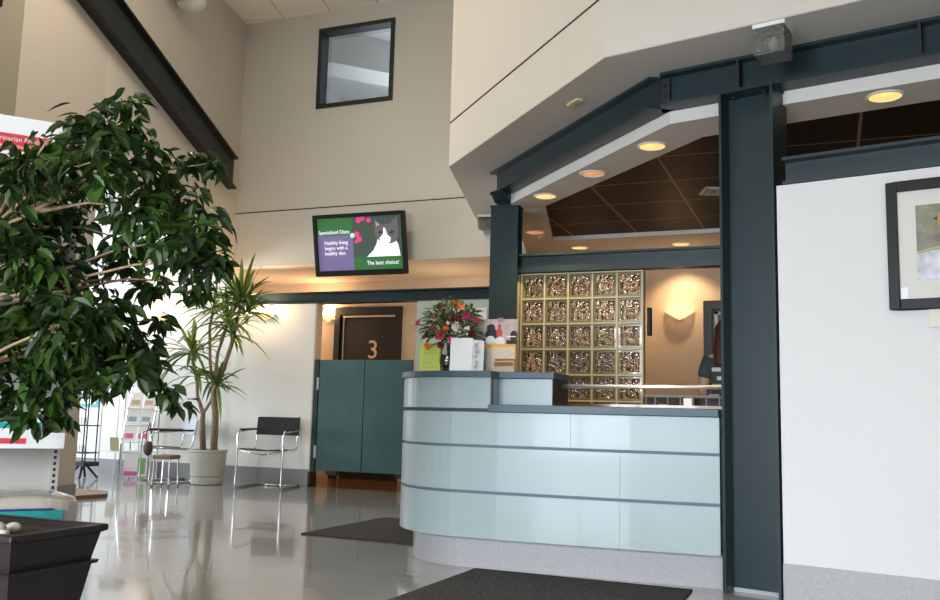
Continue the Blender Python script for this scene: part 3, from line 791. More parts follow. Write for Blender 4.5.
# ================================================================ PICTURE ON THE RIGHT WALL
pf = thing('picture_frame', 'dark framed picture of a duck on water on the white wall', 'framed picture', (.28+.0, 4.633, 1.405), R_(-12.6))
FW, FH, fe = .92, .61, .048
b = MB()
for x0, x1, z0, z1 in ((0, fe, 0, FH), (FW-fe, FW, 0, FH), (fe, FW-fe, 0, fe), (fe, FW-fe, FH-fe, FH)): b.box(x0, x1, -.022, .008, z0, z1)
b.build('frame', M['blackmatte'], pf, world=False, bevel=.004)
mt = MB().box(fe, FW-fe, -.006, .004, fe, FH-fe).build('mat_board', mat('mat_board', (.62, .61, .56), .7), pf, world=False)
pic = MB().box(.125, FW-.125, -.008, -.006, .135, FH-.12).build('photo_print', mat('photo_water', (.16, .15, .09), .4, noise=(14, .5)), pf, world=False)
MB().prism([(.125, 0), (FW-.125, 0), (FW-.125, 1), (.125, 1)], 0, 0.001).bm.free()
def pshape(pts, y, name, m):
    mb = MB(); a = [mb.bm.verts.new((p[0], y, p[1])) for p in pts]; b_ = [mb.bm.verts.new((p[0], -.007, p[1])) for p in pts]
    mb.bm.faces.new(a); mb.bm.faces.new(b_[::-1])
    for i in range(len(pts)): mb.bm.faces.new((a[i], b_[i], b_[(i+1) % len(pts)], a[(i+1) % len(pts)]))
    mb.build(name, m, pic, world=False)
pshape([(.125, .135), (FW-.125, .135), (FW-.125, .27), (.30, .285), (.18, .27), (.125, .255)], -.009, 'pale_water', mat('pale_water', (.46, .47, .52), .4, noise=(25, .3)))
pshape([(.125, .255), (.18, .272), (.30, .287), (FW-.125, .272), (FW-.125, .285), (.28, .305), (.125, .27)], -.010, 'grass_edge', mat('grass_edge', (.30, .34, .12), .5))
orange = mat('duck_rust', (.42, .20, .08), .5)
pshape([(.215, .40), (.225, .375), (.26, .345), (.40, .31), (.60, .32), (.66, .37), (.50, .42), (.34, .43), (.27, .44), (.25, .455), (.225, .445)], -.010, 'duck_body', orange)
pshape([(.215, .415), (.22, .445), (.245, .46), (.272, .45), (.275, .42), (.255, .40)], -.0115, 'duck_head', orange)
pshape([(.216, .428), (.195, .420), (.216, .412)], -.012, 'duck_bill', M['black'])
pshape([(.232, .44), (.238, .446), (.244, .44), (.238, .434)], -.0125, 'duck_eye', M['black'])
pshape([(.25, .45), (.27, .44), (.30, .42), (.26, .415)], -.012, 'duck_cheek', M['whiteplastic'])
MB().box(.05, .082, -.010, -.0065, .05, .104).build('corner_label', M['paper'], pf, world=False)
tag(MB().obox((.493, 4.588, 1.38), (.11, .006, .12), R_(-12.6)).build('caption_card', mat('card_cream', (.66, .64, .56), .6)), 'small cream card on the wall just below the duck picture', 'card')

# ================================================================ CHAIRS
def make_chair(label, loc, rot, backmat=None):
    t = thing('armchair', label, 'chair', loc, rot)
    for sx in (-1, 1):
        x = sx*.275
        MB().tube([(x, .30, .014), (x, -.24, .014), (x, -.272, .022), (x, -.28, .05), (x, -.28, .58), (x, -.272, .625), (x, -.24, .65), (x, .24, .665)], .0125, 8).build('side_frame', M['chrome'], t, world=False, smooth=True)
        MB().tube([(x*.93, -.27, .45), (x*.93, -.1, .445), (x*.93, .14, .425), (x*.93, .20, .43), (x*.93, .235, .47), (x*.93, .26, .60), (x*.93, .30, .83)], .0115, 8).build('seat_rail', M['chrome'], t, world=False, smooth=True)
        MB().box(x-.022, x+.022, -.20, .24, .66, .682).build('armrest', M['blackgloss'], t, world=False, bevel=.006)
        MB().ball((x, .30, .014), .016, (1, 1, 1), 1).build('foot', M['black'], t, world=False, smooth=True)
    MB().tube([(-.275, .29, .014), (.275, .29, .014)], .011, 8).build('cross_bar', M['chrome'], t, world=False, smooth=True)
    MB().tube([(-.26, -.20, .43), (0, -.2, .385), (.26, -.20, .43)], .008, 8).build('cross_bar', M['chrome'], t, world=False, smooth=True)
    s = MB(); N = 10
    top = [(-.255+.51*i/N, -.26, .462-.018*math.sin(PI*i/N)) for i in range(N+1)]; bot = [(p[0], .20, p[2]-.022) for p in top]
    s.strip(top, bot); s.strip([(p[0], p[1], p[2]-.012) for p in bot], [(p[0], p[1], p[2]-.012) for p in top])
    s.strip([(p[0], p[1], p[2]-.012) for p in top], top); s.strip(bot, [(p[0], p[1], p[2]-.012) for p in bot])
    s.build('seat', M['black'], t, world=False)
    MB().obox((0, .272, .71), (.535, .022, .215), 0, -.16).build('backrest', backmat or M['black'], t, world=False, bevel=.006)
    return t
make_chair('black and chrome armchair against the wall between plant pot and gate', (-5.84, 8.62, 0), R_(13)).scale = (.95, .95, .96)
lg = mat('pale_grey_back', (.45, .50, .60), .5)
make_chair('chrome armchair with pale grey back between the magazine rack and the plant pot', (-7.22, 8.60, 0), R_(-36), lg).scale = (.9, .9, .9)
t = thing('low_stool', 'low brown-topped metal stool left of the plant pot', 'stool', (-6.80, 8.08, 0), R_(10))
MB().box(-.11, .11, -.11, .11, .30, .345).build('seat', M['stoolwood'], t, world=False, bevel=.01)
for x in (-1, 1):
    for y in (-1, 1):
        MB().tube([(x*.09, y*.09, .30), (x*.10, y*.10, .03)], .010, 8).build('leg', M['chrome'], t, world=False)
        MB().ball((x*.10, y*.10, .018), .018, sub=1).build('foot', M['stoolwood'], t, world=False, smooth=True)
bg = thing('small_bag', 'small brown bag hanging from the arm of the pale backed chair', 'bag', (-7.17, 8.2, .36))
MB().ball((-7.17, 8.20, .40), .07, (.9, .55, 1.25), 2).build('pouch', M['brownbag'], bg, smooth=True)
MB().tube([(-7.20, 8.20, .48), (-7.21, 8.21, .58), (-7.18, 8.22, .69), (-7.15, 8.21, .58), (-7.12, 8.20, .48)], .006, 6).build('strap', M['brownbag'], bg)

# ================================================================ DRACAENA
pt_ = thing('plant_pot', 'large round pale green pot holding the dracaena', 'plant pot', (-6.66, 8.62, 0))
MB().lathe([(.155, 0), (.178, .01), (.186, .075), (.176, .085), (.190, .10), (.208, .36), (.217, .37), (.217, .395), (.200, .395), (.190, .36)], (-6.66, 8.62, 0), 32).build('pot_body', M['pot'], pt_, smooth=False)
MB().lathe([(.001, .362), (.190, .358), (.191, .35)], (-6.66, 8.62, 0), 24).build('soil', M['soil'], pt_)
DX = Vector((-.06, .05, 0))
dr = thing('dracaena', 'tall dracaena with spiky long leaves by the back wall', 'plant', (-6.66, 8.62, .36))
tk = MB()
tk.tube([(-6.52, 8.56, .36), (-6.52, 8.55, .8), (-6.54, 8.52, 1.05), (-6.43, 8.52, 1.30), (-6.33, 8.52, 1.6), (-6.22, 8.5, 2.05)], .03, 8, radii=[.042, .04, .036, .028, .024, .02])
tk.tube([(-6.70, 8.60, .36), (-6.72, 8.58, .7), (-6.70, 8.56, .80), (-6.78, 8.54, 1.0), (-6.80, 8.53, 1.25), (-6.86, 8.5, 1.45)], .025, 8, radii=[.036, .032, .028, .020, .018, .016])
tk.tube([(-6.70, 8.56, .80), (-6.60, 8.56, .95), (-6.56, 8.54, 1.1), (-6.5, 8.5, 1.5), (-6.42, 8.55, 1.85)], .018, 8)
tk.tube([(-6.54, 8.52, 1.05), (-6.60, 8.5, 1.4), (-6.62, 8.48, 1.8), (-6.60, 8.5, 2.0)], .018, 8)
tk.bm.transform(Matrix.Translation(DX)); tk.build('trunk', M['cane'], dr, smooth=True)
lf = MB(); tone = []
def strap_leaf(mb, base, dirv, L, w, droop, tone, tv_):
    N = 5; dirv = dirv.normalized(); side = dirv.cross(Vector((0, 0, 1)))
    if side.length < .1: side = Vector((1, 0, 0))
    side.normalize(); a = []; b = []; c = []
    for i in range(N+1):
        t_ = i/N; p = base + dirv*(L*t_) + Vector((0, 0, -droop*t_*t_*L))
        ww = w*math.sin(PI*min(1, .12+.88*t_))**.7 * (1 if i < N else .05)
        a.append(p-side*ww/2+Vector((0, 0, ww*.25))); c.append(p); b.append(p+side*ww/2+Vector((0, 0, ww*.25)))
    mb.strip(a, c); mb.strip(c, b); tone.extend([tv_]*(2*N))
for cx, cy, cz, n, L, dn in ((-6.22, 8.5, 2.08, 78, .64, .6), (-6.10, 8.46, 1.95, 26, .5, .7), (-6.42, 8.55, 1.85, 24, .5, .8), (-6.86, 8.5, 1.50, 42, .52, .9), (-6.60, 8.5, 2.0, 18, .45, .6), (-6.45, 8.45, 1.12, 26, .50, 1.0), (-6.72, 8.42, 1.22, 24, .45, 1.0), (-6.28, 8.45, 1.7, 22, .45, .9)):
    for i in range(n):
        th = random.uniform(0, 2*PI); el = random.uniform(-.25, 1.25)
        d = Vector((math.cos(th)*math.cos(el), math.sin(th)*math.cos(el), math.sin(el)))
        l_ = L*random.uniform(.7, 1.2)
        if d.y > 0: l_ *= max(.3, 1-.6*d.y)
        strap_leaf(lf, Vector((cx, cy, cz))+d*.02, d, l_, random.uniform(.036, .056), random.uniform(.1, dn), tone, random.random())
lf.bm.transform(Matrix.Translation(DX)); lf.build('leaves', M['dracaena'], dr, tone=tone)

# ================================================================ FICUS AND PLANTER
pl = thing('square_planter', 'dark brown box planter with pebbles in the lower left corner', 'planter', (-2.75, 2.375, 0))
x0, x1, y0, y1, zp = -3.12, -2.41, 2.165, 2.585, .45
def taper(mb, ix0, z0, ix1, z1):
    a = [(x0+ix0, y0+ix0), (x1-ix0, y0+ix0), (x1-ix0, y1-ix0), (x0+ix0, y1-ix0)]; b = [(x0+ix1, y0+ix1), (x1-ix1, y0+ix1), (x1-ix1, y1-ix1), (x0+ix1, y1-ix1)]
    va = [mb.bm.verts.new((*p, z0)) for p in a]; vb = [mb.bm.verts.new((*p, z1)) for p in b]
    mb.bm.faces.new(va[::-1]); mb.bm.faces.new(vb)
    for i in range(4): mb.bm.faces.new((va[i], va[(i+1) % 4], vb[(i+1) % 4], vb[i]))
mb = MB(); taper(mb, .085, 0, .035, .315); mb.build('body', M['planter'], pl)
mb = MB(); taper(mb, .022, .315, .018, .327); taper(mb, .038, .327, .018, .436-.012); mb.build('shoulder', M['planter'], pl)
r = MB()
for a0, a1, b0, b1 in ((x0, x1, y0, y0+.035), (x0, x1, y1-.035, y1), (x0, x0+.035, y0+.035, y1-.035), (x1-.035, x1, y0+.035, y1-.035)): r.box(a0, a1, b0, b1, zp-.024, zp)
r.build('rim', M['planter'], pl, bevel=.006)
MB().box(x0+.035, x1-.035, y0+.035, y1-.035, .41, .428).build('soil', M['soil'], pl)
peb = [(-2.66, 2.24, .030), (-2.60, 2.27, .036), (-2.70, 2.31, .034), (-2.62, 2.36, .026), (-2.78, 2.24, .034), (-2.76, 2.36, .03), (-2.53, 2.24, .022)]
peb_unused = [(-2.47, 2.25, .034), (-2.50, 2.33, .040), (-2.47, 2.42, .030), (-2.57, 2.24, .036), (-2.56, 2.40, .030), (-2.64, 2.29, .038), (-2.50, 2.50, .022), (-2.60, 2.48, .028), (-2.71, 2.24, .034), (-2.46, 2.34, .020), (-2.66, 2.40, .030)]
pm = MB().ball((0, 0, 0), 1, (1, .8, .7), 2).build('pebble', M['stone'], smooth=True)
for i, (x, y, r_) in enumerate(peb):
    o = pm if i == 0 else pm.copy()
    if i: col.objects.link(o)
    o.location = (x, y, .428+r_*.66); o.scale = (r_, r_, r_); o.rotation_euler = (0, 0, i*1.3)
    tag(o, 'pale rounded pebble lying on the soil of the dark planter', 'pebble', 'pebbles in the planter')
fc = thing('ficus_tree', 'bushy green ficus tree filling the left foreground', 'tree', (-2.95, 2.375, .43))
CL = [(-2.311, 2.405, 1.936, 0.071), (-2.379, 2.308, 1.85, 0.084), (-2.602, 2.407, 1.778, 0.125), (-2.628, 2.264, 1.678, 0.12), (-2.302, 2.336, 1.714, 0.132), (-2.298, 2.536, 1.751, 0.118), (-2.343, 2.818, 1.852, 0.072), (-2.897, 2.559, 1.604, 0.149), (-2.742, 2.598, 1.615, 0.117), (-2.282, 2.459, 1.563, 0.093), (-2.284, 2.639, 1.642, 0.135), (-2.081, 2.582, 1.497, 0.108), (-2.013, 2.562, 1.382, 0.078), (-2.099, 2.482, 1.421, 0.112), (-2.631, 2.343, 1.359, 0.135), (-2.811, 2.697, 1.412, 0.144), (-2.577, 2.728, 1.432, 0.079), (-2.3, 2.837, 1.348, 0.071), (-2.943, 2.594, 1.214, 0.149), (-2.52, 2.401, 1.159, 0.142), (-2.437, 2.502, 1.183, 0.109), (-2.83, 2.559, 1.027, 0.137), (-2.727, 2.663, 1.034, 0.132), (-2.647, 2.762, 1.095, 0.127), (-2.547, 2.815, 1.111, 0.087), (-2.257, 2.466, 0.987, 0.063), (-2.389, 2.722, 1.038, 0.061), (-2.908, 2.574, 0.889, 0.1), (-2.7, 2.553, 0.915, 0.09), (-2.177, 2.56, 0.936, 0.042), (-2.241, 2.723, 0.878, 0.03), (-2.363, 2.429, 0.957, 0.056), (-2.492, 2.857, 1.207, 0.048), (-2.661, 2.648, 1.933, 0.079), (-2.128, 2.689, 1.778, 0.03), (-2.755, 2.329, 1.472, 0.123), (-3.058, 2.6, 1.317, 0.12), (-2.891, 2.493, 1.087, 0.114), (-2.876, 2.602, 1.714, 0.119), (-2.484, 2.789, 1.346, 0.071), (-2.551, 2.511, 1.668, 0.067), (-2.743, 2.493, 0.817, 0.059), (-2.716, 2.615, 0.829, 0.046), (-2.358, 2.512, 1.882, 0.059)]
CL += [(-2.53, 2.68, 1.50, .075), (-2.62, 2.70, 1.25, .09), (-2.58, 2.72, 1.13, .08), (-2.30, 2.72, 1.50, .08), (-2.45, 2.75, 1.60, .08), (-3.1, 2.3, 1.5, .2), (-3.2, 2.5, 1.1, .2), (-3.15, 2.2, 1.8, .2), (-3.3, 2.1, 1.3, .2)]
br = MB()
br.tube([(-2.96, 2.36, .43), (-2.98, 2.34, .7), (-2.95, 2.32, .95), (-2.97, 2.36, 1.2), (-2.93, 2.40, 1.5), (-2.88, 2.42, 1.75)], .03, 8, radii=[.035, .03, .027, .022, .016, .009])
forks = [Vector((-2.98, 2.34, .7)), Vector((-2.95, 2.32, .95)), Vector((-2.97, 2.36, 1.2)), Vector((-2.93, 2.40, 1.5))]
for bi, (x, y, z, r_) in enumerate(CL):
    if (bi % 5 in (1, 3) and bi > 8) or (z < 1.2 and bi % 2) or (z < 1.05 and x > -2.6): continue
    c = Vector((x, y, z)); f = min(forks, key=lambda q: abs((q.z+.25*(c-q).xy.length) - c.z))
    m1 = f.lerp(c, .35)+Vector((random.uniform(-.03, .03), random.uniform(-.03, .03), .04)); m2 = f.lerp(c, .7)+Vector((random.uniform(-.03, .03), random.uniform(-.03, .03), .05))
    br.tube([f, m1, m2, c+Vector((0, 0, .01))], .006, 6, radii=[.010, .0065, .0045, .002])
br.build('branches', M['bark'], fc, smooth=True)
lv = MB(); tone = []
def broad_leaf(mb, base, d, L, w, tone, tn, roll):
    d = d.normalized(); s = d.cross(Vector((0, 0, 1)))
    if s.length < .15: s = Vector((math.cos(roll), math.sin(roll), 0))
    s.normalize(); s = Matrix.Rotation(roll, 3, d) @ s; n = s.cross(d)
    prof = [(0, .0), (.15, .62), (.40, 1.0), (.65, .80), (.85, .34), (1.0, .02)]
    A_ = []; B_ = []; C2_ = []
    for t_, k_ in prof:
        p = base + d*(L*t_) - n*(.10*L*t_*t_) + Vector((0, 0, -.10*L*t_*t_))
        A_.append(p - s*w*.5*k_ + n*.18*w*k_); B_.append(p + s*w*.5*k_ + n*.18*w*k_); C2_.append(p)
    mb.strip(A_, C2_); mb.strip(C2_, B_); tone.extend([tn]*10)
for (x, y, z, r_) in CL:
    n = int(6600*r_*r_*(1 if r_ > .07 else 1.2)) + 8
    for i in range(n):
        v = Vector((random.gauss(0, 1), random.gauss(0, 1), random.gauss(0, 1))).normalized()*r_*random.uniform(.25, 1.08)
        v.z *= .95
        base = Vector((x, y, z))+v
        h = Vector((v.x, v.y, 0)); 
        if h.length > 1e-4: h.normalize()
        d = h*random.uniform(.1, 1.0) + Vector((random.uniform(-.8, .8), random.uniform(-.8, .8), -random.uniform(-.15, 1.1)))
        L = random.uniform(.05, .084)
        tn = min(.7, max(0, random.gauss(.20, .14))); tn = 1.0 if random.random() < .006 else tn
        broad_leaf(lv, base, d, L, L*random.uniform(.42, .52), tone, tn, random.uniform(-1.1, 1.1))
lv.build('foliage', M['ficus'], fc, tone=tone, smooth=True)

# ================================================================ GONDOLA SHELF (far left, behind the ficus)
g0 = v2(-3.31, 3.20); gd = v2(-.629, -.777)       # from its right end leftwards
def gp(t, o=0): 
    n = v2(.777, -.629); return (g0.x+gd.x*t+n.x*o, g0.y+gd.y*t+n.y*o)
def gbox(mb, t0, t1, o0_, o1_, z0, z1): return mb.prism([gp(t0, o0_), gp(t1, o0_), gp(t1, o1_), gp(t0, o1_)], z0, z1)
GL = 1.15
gs = thing('display_shelf', 'grey metal display shelf unit behind the ficus tree', 'shelf unit', (*gp(.5, .2), 0))
gbox(MB(), .0, GL, -.03, 0, .05, 2.0).build('back_panel', M['shelfwhite'], gs)
u = gbox(MB(), 0, .035, 0, .035, .0, 2.02).build('upright', M['shelfwhite'], gs)
sl = MB()
for i in range(60): gbox(sl, .012, .024, .034, .037, .35+.027*i, .35+.027*i+.015)
sl.build('slots', M['black'], u)
gbox(MB(), GL-.035, GL, 0, .035, 0, 2.02).build('upright', M['shelfwhite'], gs)
gbox(MB(), 0, GL, 0, .36, .0, .30).build('base_shelf', M['shelfwhite'], gs)
for z in (.735, 1.10, 1.45, 1.8):
    s_ = gbox(MB(), .01, GL, 0, .30, z-.02, z).build('shelf', M['shelfwhite'], gs)
    gbox(MB(), .01, GL, .30, .306, z-.055, z+.012).build('price_rail', M['whiteplastic'], s_)
    for k_, (a, b_) in enumerate(((.16, .30), (.42, .52), (.62, .78))):
        gbox(MB(), a, b_, .306, .308, z-.035, z-.012).build('price_label', M['red'], s_)
hd = thing('header_sign', 'white shelf-top sign with red band and white lettering', 'sign', (*gp(.5, .05), 2.0))
gbox(MB(), .075, GL, .10, .12, 1.96, 2.165).build('board', M['paper'], hd)
for t_ in (.15, .9): gbox(MB(), t_, t_+.02, .02, .1, 1.98, 2.05).build('bracket', M['shelfwhite'], hd)
gbox(MB(), .15, GL, .12, .124, 2.005, 2.082).build('red_band', M['red'], hd)
ang = math.atan2(-gd.y, -gd.x)
q = gp(.165, .126)
mt_ = root_matrix(hd).inverted() @ Matrix.Translation((q[0], q[1], 2.048)) @ Matrix.Rotation(ang, 4, 'Z') @ UPRIGHT
text('sign_text', 'Veterinarian Product', .030, M['paper'], hd, mt_, align='RIGHT')
mt_ = root_matrix(hd).inverted() @ Matrix.Translation((q[0], q[1], 2.018)) @ Matrix.Rotation(ang, 4, 'Z') @ UPRIGHT
text('sign_text', 'Best Clinical Nutrition', .023, M['paper'], hd, mt_, align='RIGHT')
# boxes on the shelves
cols = ['paper', 'teal', 'whiteplastic', 'red', 'navy', 'tancard']
def product(t_, z, w_, h_, d_, base, band, lb, grp):
    o = thing('product_box', lb, 'box', (*gp(t_+w_/2, .15), z), 0, grp)
    gbox(MB(), t_, t_+w_, .28-d_, .28, z, z+h_).build('carton', M[base], o, bevel=.004)
    gbox(MB(), t_+.005, t_+w_-.005, .28, .282, z+h_*.25, z+h_*.5).build('print_band', M[band], o)
for k_, (t_, w_, h_) in enumerate(((.10, .20, .11), (.33, .22, .10), (.58, .16, .13), (.78, .2, .11))):
    product(t_, .736, w_, h_, .2, ['paper', 'whiteplastic', 'paper', 'tancard'][k_], ['teal', 'teal', 'navy', 'red'][k_],
            'carton on the lowest stocked shelf, %s of the row' % ['rightmost', 'second from the right', 'third from the right', 'leftmost'][k_], 'cartons on the lowest stocked shelf')
for z, hh in ((1.101, .18), (1.451, .2), (1.801, .15)):
    for k_, t_ in enumerate((.06, .27, .48, .70)):
        product(t_, z, .18, hh*random.uniform(.8, 1.1), .18, cols[(k_*2+int(z*10)) % 6], cols[(k_+3+int(z*10)) % 6],
                'carton mostly hidden by ficus leaves on a %s shelf' % {1.101: 'middle', 1.451: 'high', 1.801: 'top'}[z], 'cartons on the %s shelf' % {1.101: 'middle', 1.451: 'high', 1.801: 'top'}[z])
bgp = thing('wrapped_bag', 'plastic wrapped bag with teal stripe on the bottom shelf', 'bag', (*gp(.25, .2), .30))
mb = MB(); N1, N2 = 14, 8
for lv_, (nm, m_) in enumerate((('wrap', M['plastic_film']),)):
    mb = MB(); mb.bm.free(); mb = MB()
    bmesh.ops.create_cube(mb.bm, size=1); bmesh.ops.subdivide_edges(mb.bm, edges=mb.bm.edges, cuts=6, use_grid_fill=True)
    for v in mb.bm.verts:
        p = v.co; rr = 1-.25*(abs(p.x*2)**4)*.6
        v.co = Vector((p.x*.52, p.y*.30*rr, (p.z+.5)*.19*rr*(1-.15*(abs(p.y*2)**3))+.006*math.sin(p.x*31+p.y*17)))
    c_ = gp(.20, .20)
    mb.bm.transform(Matrix.Translation((c_[0], c_[1], .302)) @ Matrix.Rotation(ang, 4, 'Z'))
    mb.build(nm, m_, bgp, smooth=True)
gbox(MB(), .0, .44, .345, .358, .36, .425).build('teal_stripe', M['teal'], bgp)
gbox(MB(), .04, .44, .350, .361, .425, .434).build('navy_line', M['navy'], bgp)
tag(MB().prism([(-7.05, 7.08), (-6.62, 7.05), (-6.42, 6.82), (-6.52, 6.40)], 0, .035).build('floor_riser', M['stoolwood'], bevel=.004), 'low flat wooden riser on the floor past the left wall end', 'riser')

# ================================================================ RACKS IN THE WING
def rackloc(x, y): return (x, y, 0)
t = thing('wire_rack', 'black wire spinner rack standing at far left', 'display rack', (-8.25, 8.35, 0))
w = MB()
for x in (-.10, .10): 
    for y in (-.08, .08): w.tube([(x, y, .15), (x, y, 1.35)], .008, 6)
w.build('post', M['black'], t, world=False)
for z in (.30, .62, .95, 1.25):
    w = MB(); w.box(-.12, .12, -.10, .10, z, z+.012)
    for i in range(7): w.tube([(-.11+i*.036, -.10, z), (-.11+i*.036, -.115, z+.1)], .003, 5)
    w.build('basket', M['black'], t, world=False)
for a in (0, 1, 2, 3): MB().tube([(0, 0, .2), (.17*math.cos(a*PI/2+.6), .17*math.sin(a*PI/2+.6), .012)], .014, 6).build('leg', M['black'], t, world=False)
MB().box(-.13, .13, -.12, .12, .15, .20).build('base', M['black'], t, world=False)
t = thing('glass_shelf_stand', 'metal stand with glass shelves beside the wire rack', 'shelf stand', (-8.19, 8.85, 0))
for x in (-.18, .18):
    for y in (-.14, .14): MB().tube([(x, y, 0), (x, y, 1.32)], .010, 6).build('post', M['alu'], t, world=False)
for z in (.30, .74, 1.20): MB().box(-.18, .18, -.14, .14, z, z+.015).build('shelf', M['whiteplastic'], t, world=False)
tag(MB().obox((-8.20, 8.78, .40), (.10, .02, .17), .5, .3).build('brochure', M['yellowplastic']), 'yellow leaflet leaning on the lowest shelf of the metal stand', 'leaflet')
tag(MB().obox((-8.12, 8.82, 1.275), (.26, .18, .12), .1).build('black_case', M['blackgloss'], bevel=.01), 'black case on top shelf of the metal stand', 'case')
t = thing('magazine_rack', 'chrome tiered magazine rack beside the pale backed armchair', 'magazine rack', (-7.82, 8.80, 0), R_(22))
for x in (-.17, .17): MB().tube([(x, -.16, .0), (x, -.16, .42), (x, .10, 1.12)], .010, 6).build('side_post', M['chrome'], t, world=False); MB().tube([(x, .16, 0), (x, .10, 1.12)], .010, 6).build('rear_post', M['chrome'], t, world=False)
for k_ in range(3):
    z = .44+.2*k_; y = -.17+.075*k_
    MB().tube([(-.17, y-.01, z), (.17, y-.01, z)], .007, 6).build('tier_bar', M['chrome'], t, world=False)
mags = [('paper', 'pinkprint', 'lowest tier'), ('paper', 'bluecard', 'middle tier'), ('paper', 'tancard', 'top tier')]
RM = root_matrix(t)
for k_, (a, b_, pos) in enumerate(mags):
    for s_ in (-1, 1):
        o = thing('magazine', 'magazine on the %s of the chrome rack, %s one' % (pos, 'left' if s_ < 0 else 'right'), 'magazine', RM @ Vector((s_*.082, -.15+.075*k_, .455+.2*k_)), R_(22), None, tilt=-.35)
        MB().box(-.07, .07, -.006, 0, 0, .19).build('cover', M[a], o, world=False)
        MB().box(-.06, .04, -.008, -.006, .03, .09).build('cover_print', M[b_], o, world=False)
o = thing('magazine', 'magazine with pink and green cover at the bottom of the chrome rack', 'magazine', RM @ Vector((0, -.12, .03)), R_(22), None, tilt=-.1)
MB().box(-.14, .14, -.006, 0, 0, .26).build('cover', M['paper'], o, world=False)
MB().box(-.13, .03, -.008, -.006, .01, .06).build('cover_print', M['pinkprint'], o, world=False)
MB().box(.03, .12, -.008, -.006, .03, .22).build('cover_print', M['greenprint'], o, world=False)
ps = thing('wall_poster', 'white poster with teal border on the wing wall', 'poster', (-9.0, Y0-.01, 1.1))
MB().box(-9.35, -8.74, Y0-.015, Y0, .845, 1.70).build('border', M['teal'], ps)
MB().box(-9.31, -8.78, Y0-.02, Y0-.015, .885, 1.66).build('sheet', M['paper'], ps)
ln = MB()
for i in range(6): ln.box(-9.25, -8.85, Y0-.022, Y0-.02, .98+.1*i, .995+.1*i)
ln.build('print_lines', M['greyplastic'], ps)

# ================================================================ ON THE COUNTER
zc = 1.121
vs = thing('glass_vase', 'clear glass vase on the counter holding the bouquet', 'vase', (-2.15, 5.02, zc))
prof = [(.030, .0), (.045, .004), (.052, .03), (.058, .07), (.054, .11), (.034, .15), (.030, .165), (.044, .195), (.050, .20), (.046, .198), (.028, .165), (.031, .15), (.049, .11), (.053, .07), (.046, .03), (.038, .014), (.001, .012)]
prof = [(a_, b_*1.13) for a_, b_ in prof]
MB().lathe(prof, (-2.15, 5.02, zc), 24).build('vase_body', M['glass'], vs, smooth=True)
MB().lathe([(.001, .015), (.044, .03), (.050, .07), (.046, .105), (.001, .106)], (-2.15, 5.02, zc), 20).build('water', mat('stem_water', (.10, .13, .06), .1, trans=.6), vs, smooth=True)
VT = Vector((-2.15, 5.02, zc+.215))
fm = {'pink': mat('petal_pink', (.72, .04, .22), .6), 'red': mat('petal_red', (.42, .012, .02), .6), 'dark': mat('petal_burgundy', (.09, .006, .012), .6), 'orange': mat('petal_orange', (.80, .16, .02), .5), 'white': mat('petal_white', (.70, .68, .60), .6)}
stem_m = mat('stem_green', (.06, .12, .03), .6)
def flower(kind, pos, r_, label, grp):
    pos = Vector(pos)+Vector((-.045, 0, .03)); base = Vector((-2.15+random.uniform(-.012, .012), 5.02+random.uniform(-.012, .012), zc+.05))
    t = thing('lily' if kind == 'orange' and r_ > .03 else ('carnation' if kind != 'white' else 'daisy'), label, 'flower', pos, 0, grp)
    neck = Vector((-2.15+random.uniform(-.012, .012), 5.02+random.uniform(-.012, .012), zc+.175))
    mid = neck.lerp(pos, .5)+Vector((0, 0, .015))
    MB().tube([base, neck, mid, pos-Vector((0, 0, r_*.3))], .0028, 5).build('stem', stem_m, t)
    d = (pos-VT).normalized(); d = (d + Vector((.25, -.7, .1))).normalized(); q = d.to_track_quat('Z', 'Y').to_matrix().to_4x4()
    mb = MB()
    lays = ((0, 5, 1.5, .55),) if (kind == 'orange' and r_ > .03) else ((1.35, 9, 1.0, .45), (.95, 8, .85, .45), (.5, 6, .6, .4))
    for tilt_, np_, ll, ww in lays:
        for i in range(np_):
            a = 2*PI*i/np_+tilt_
            el = tilt_ if tilt_ else .75
            u_ = Vector((math.cos(a), math.sin(a), 0)); dirp = u_*math.sin(el)+Vector((0, 0, math.cos(el)))
            s_ = Vector((-math.sin(a), math.cos(a), 0)); L = r_*ll
            pts_a = [q @ (dirp*L*t_ + Vector((0, 0, -.25*L*t_*t_)) - s_*L*ww*w_*.8) for t_, w_ in ((0, .15), (.5, .8), (.85, .8), (1, .3))]
            pts_b = [q @ (dirp*L*t_ + Vector((0, 0, -.25*L*t_*t_)) + s_*L*ww*w_*.8) for t_, w_ in ((0, .15), (.5, .8), (.85, .8), (1, .3))]
            mb.strip([p+pos for p in pts_a], [p+pos for p in pts_b])
    o = mb.build('bloom', fm[kind], t)
    return t
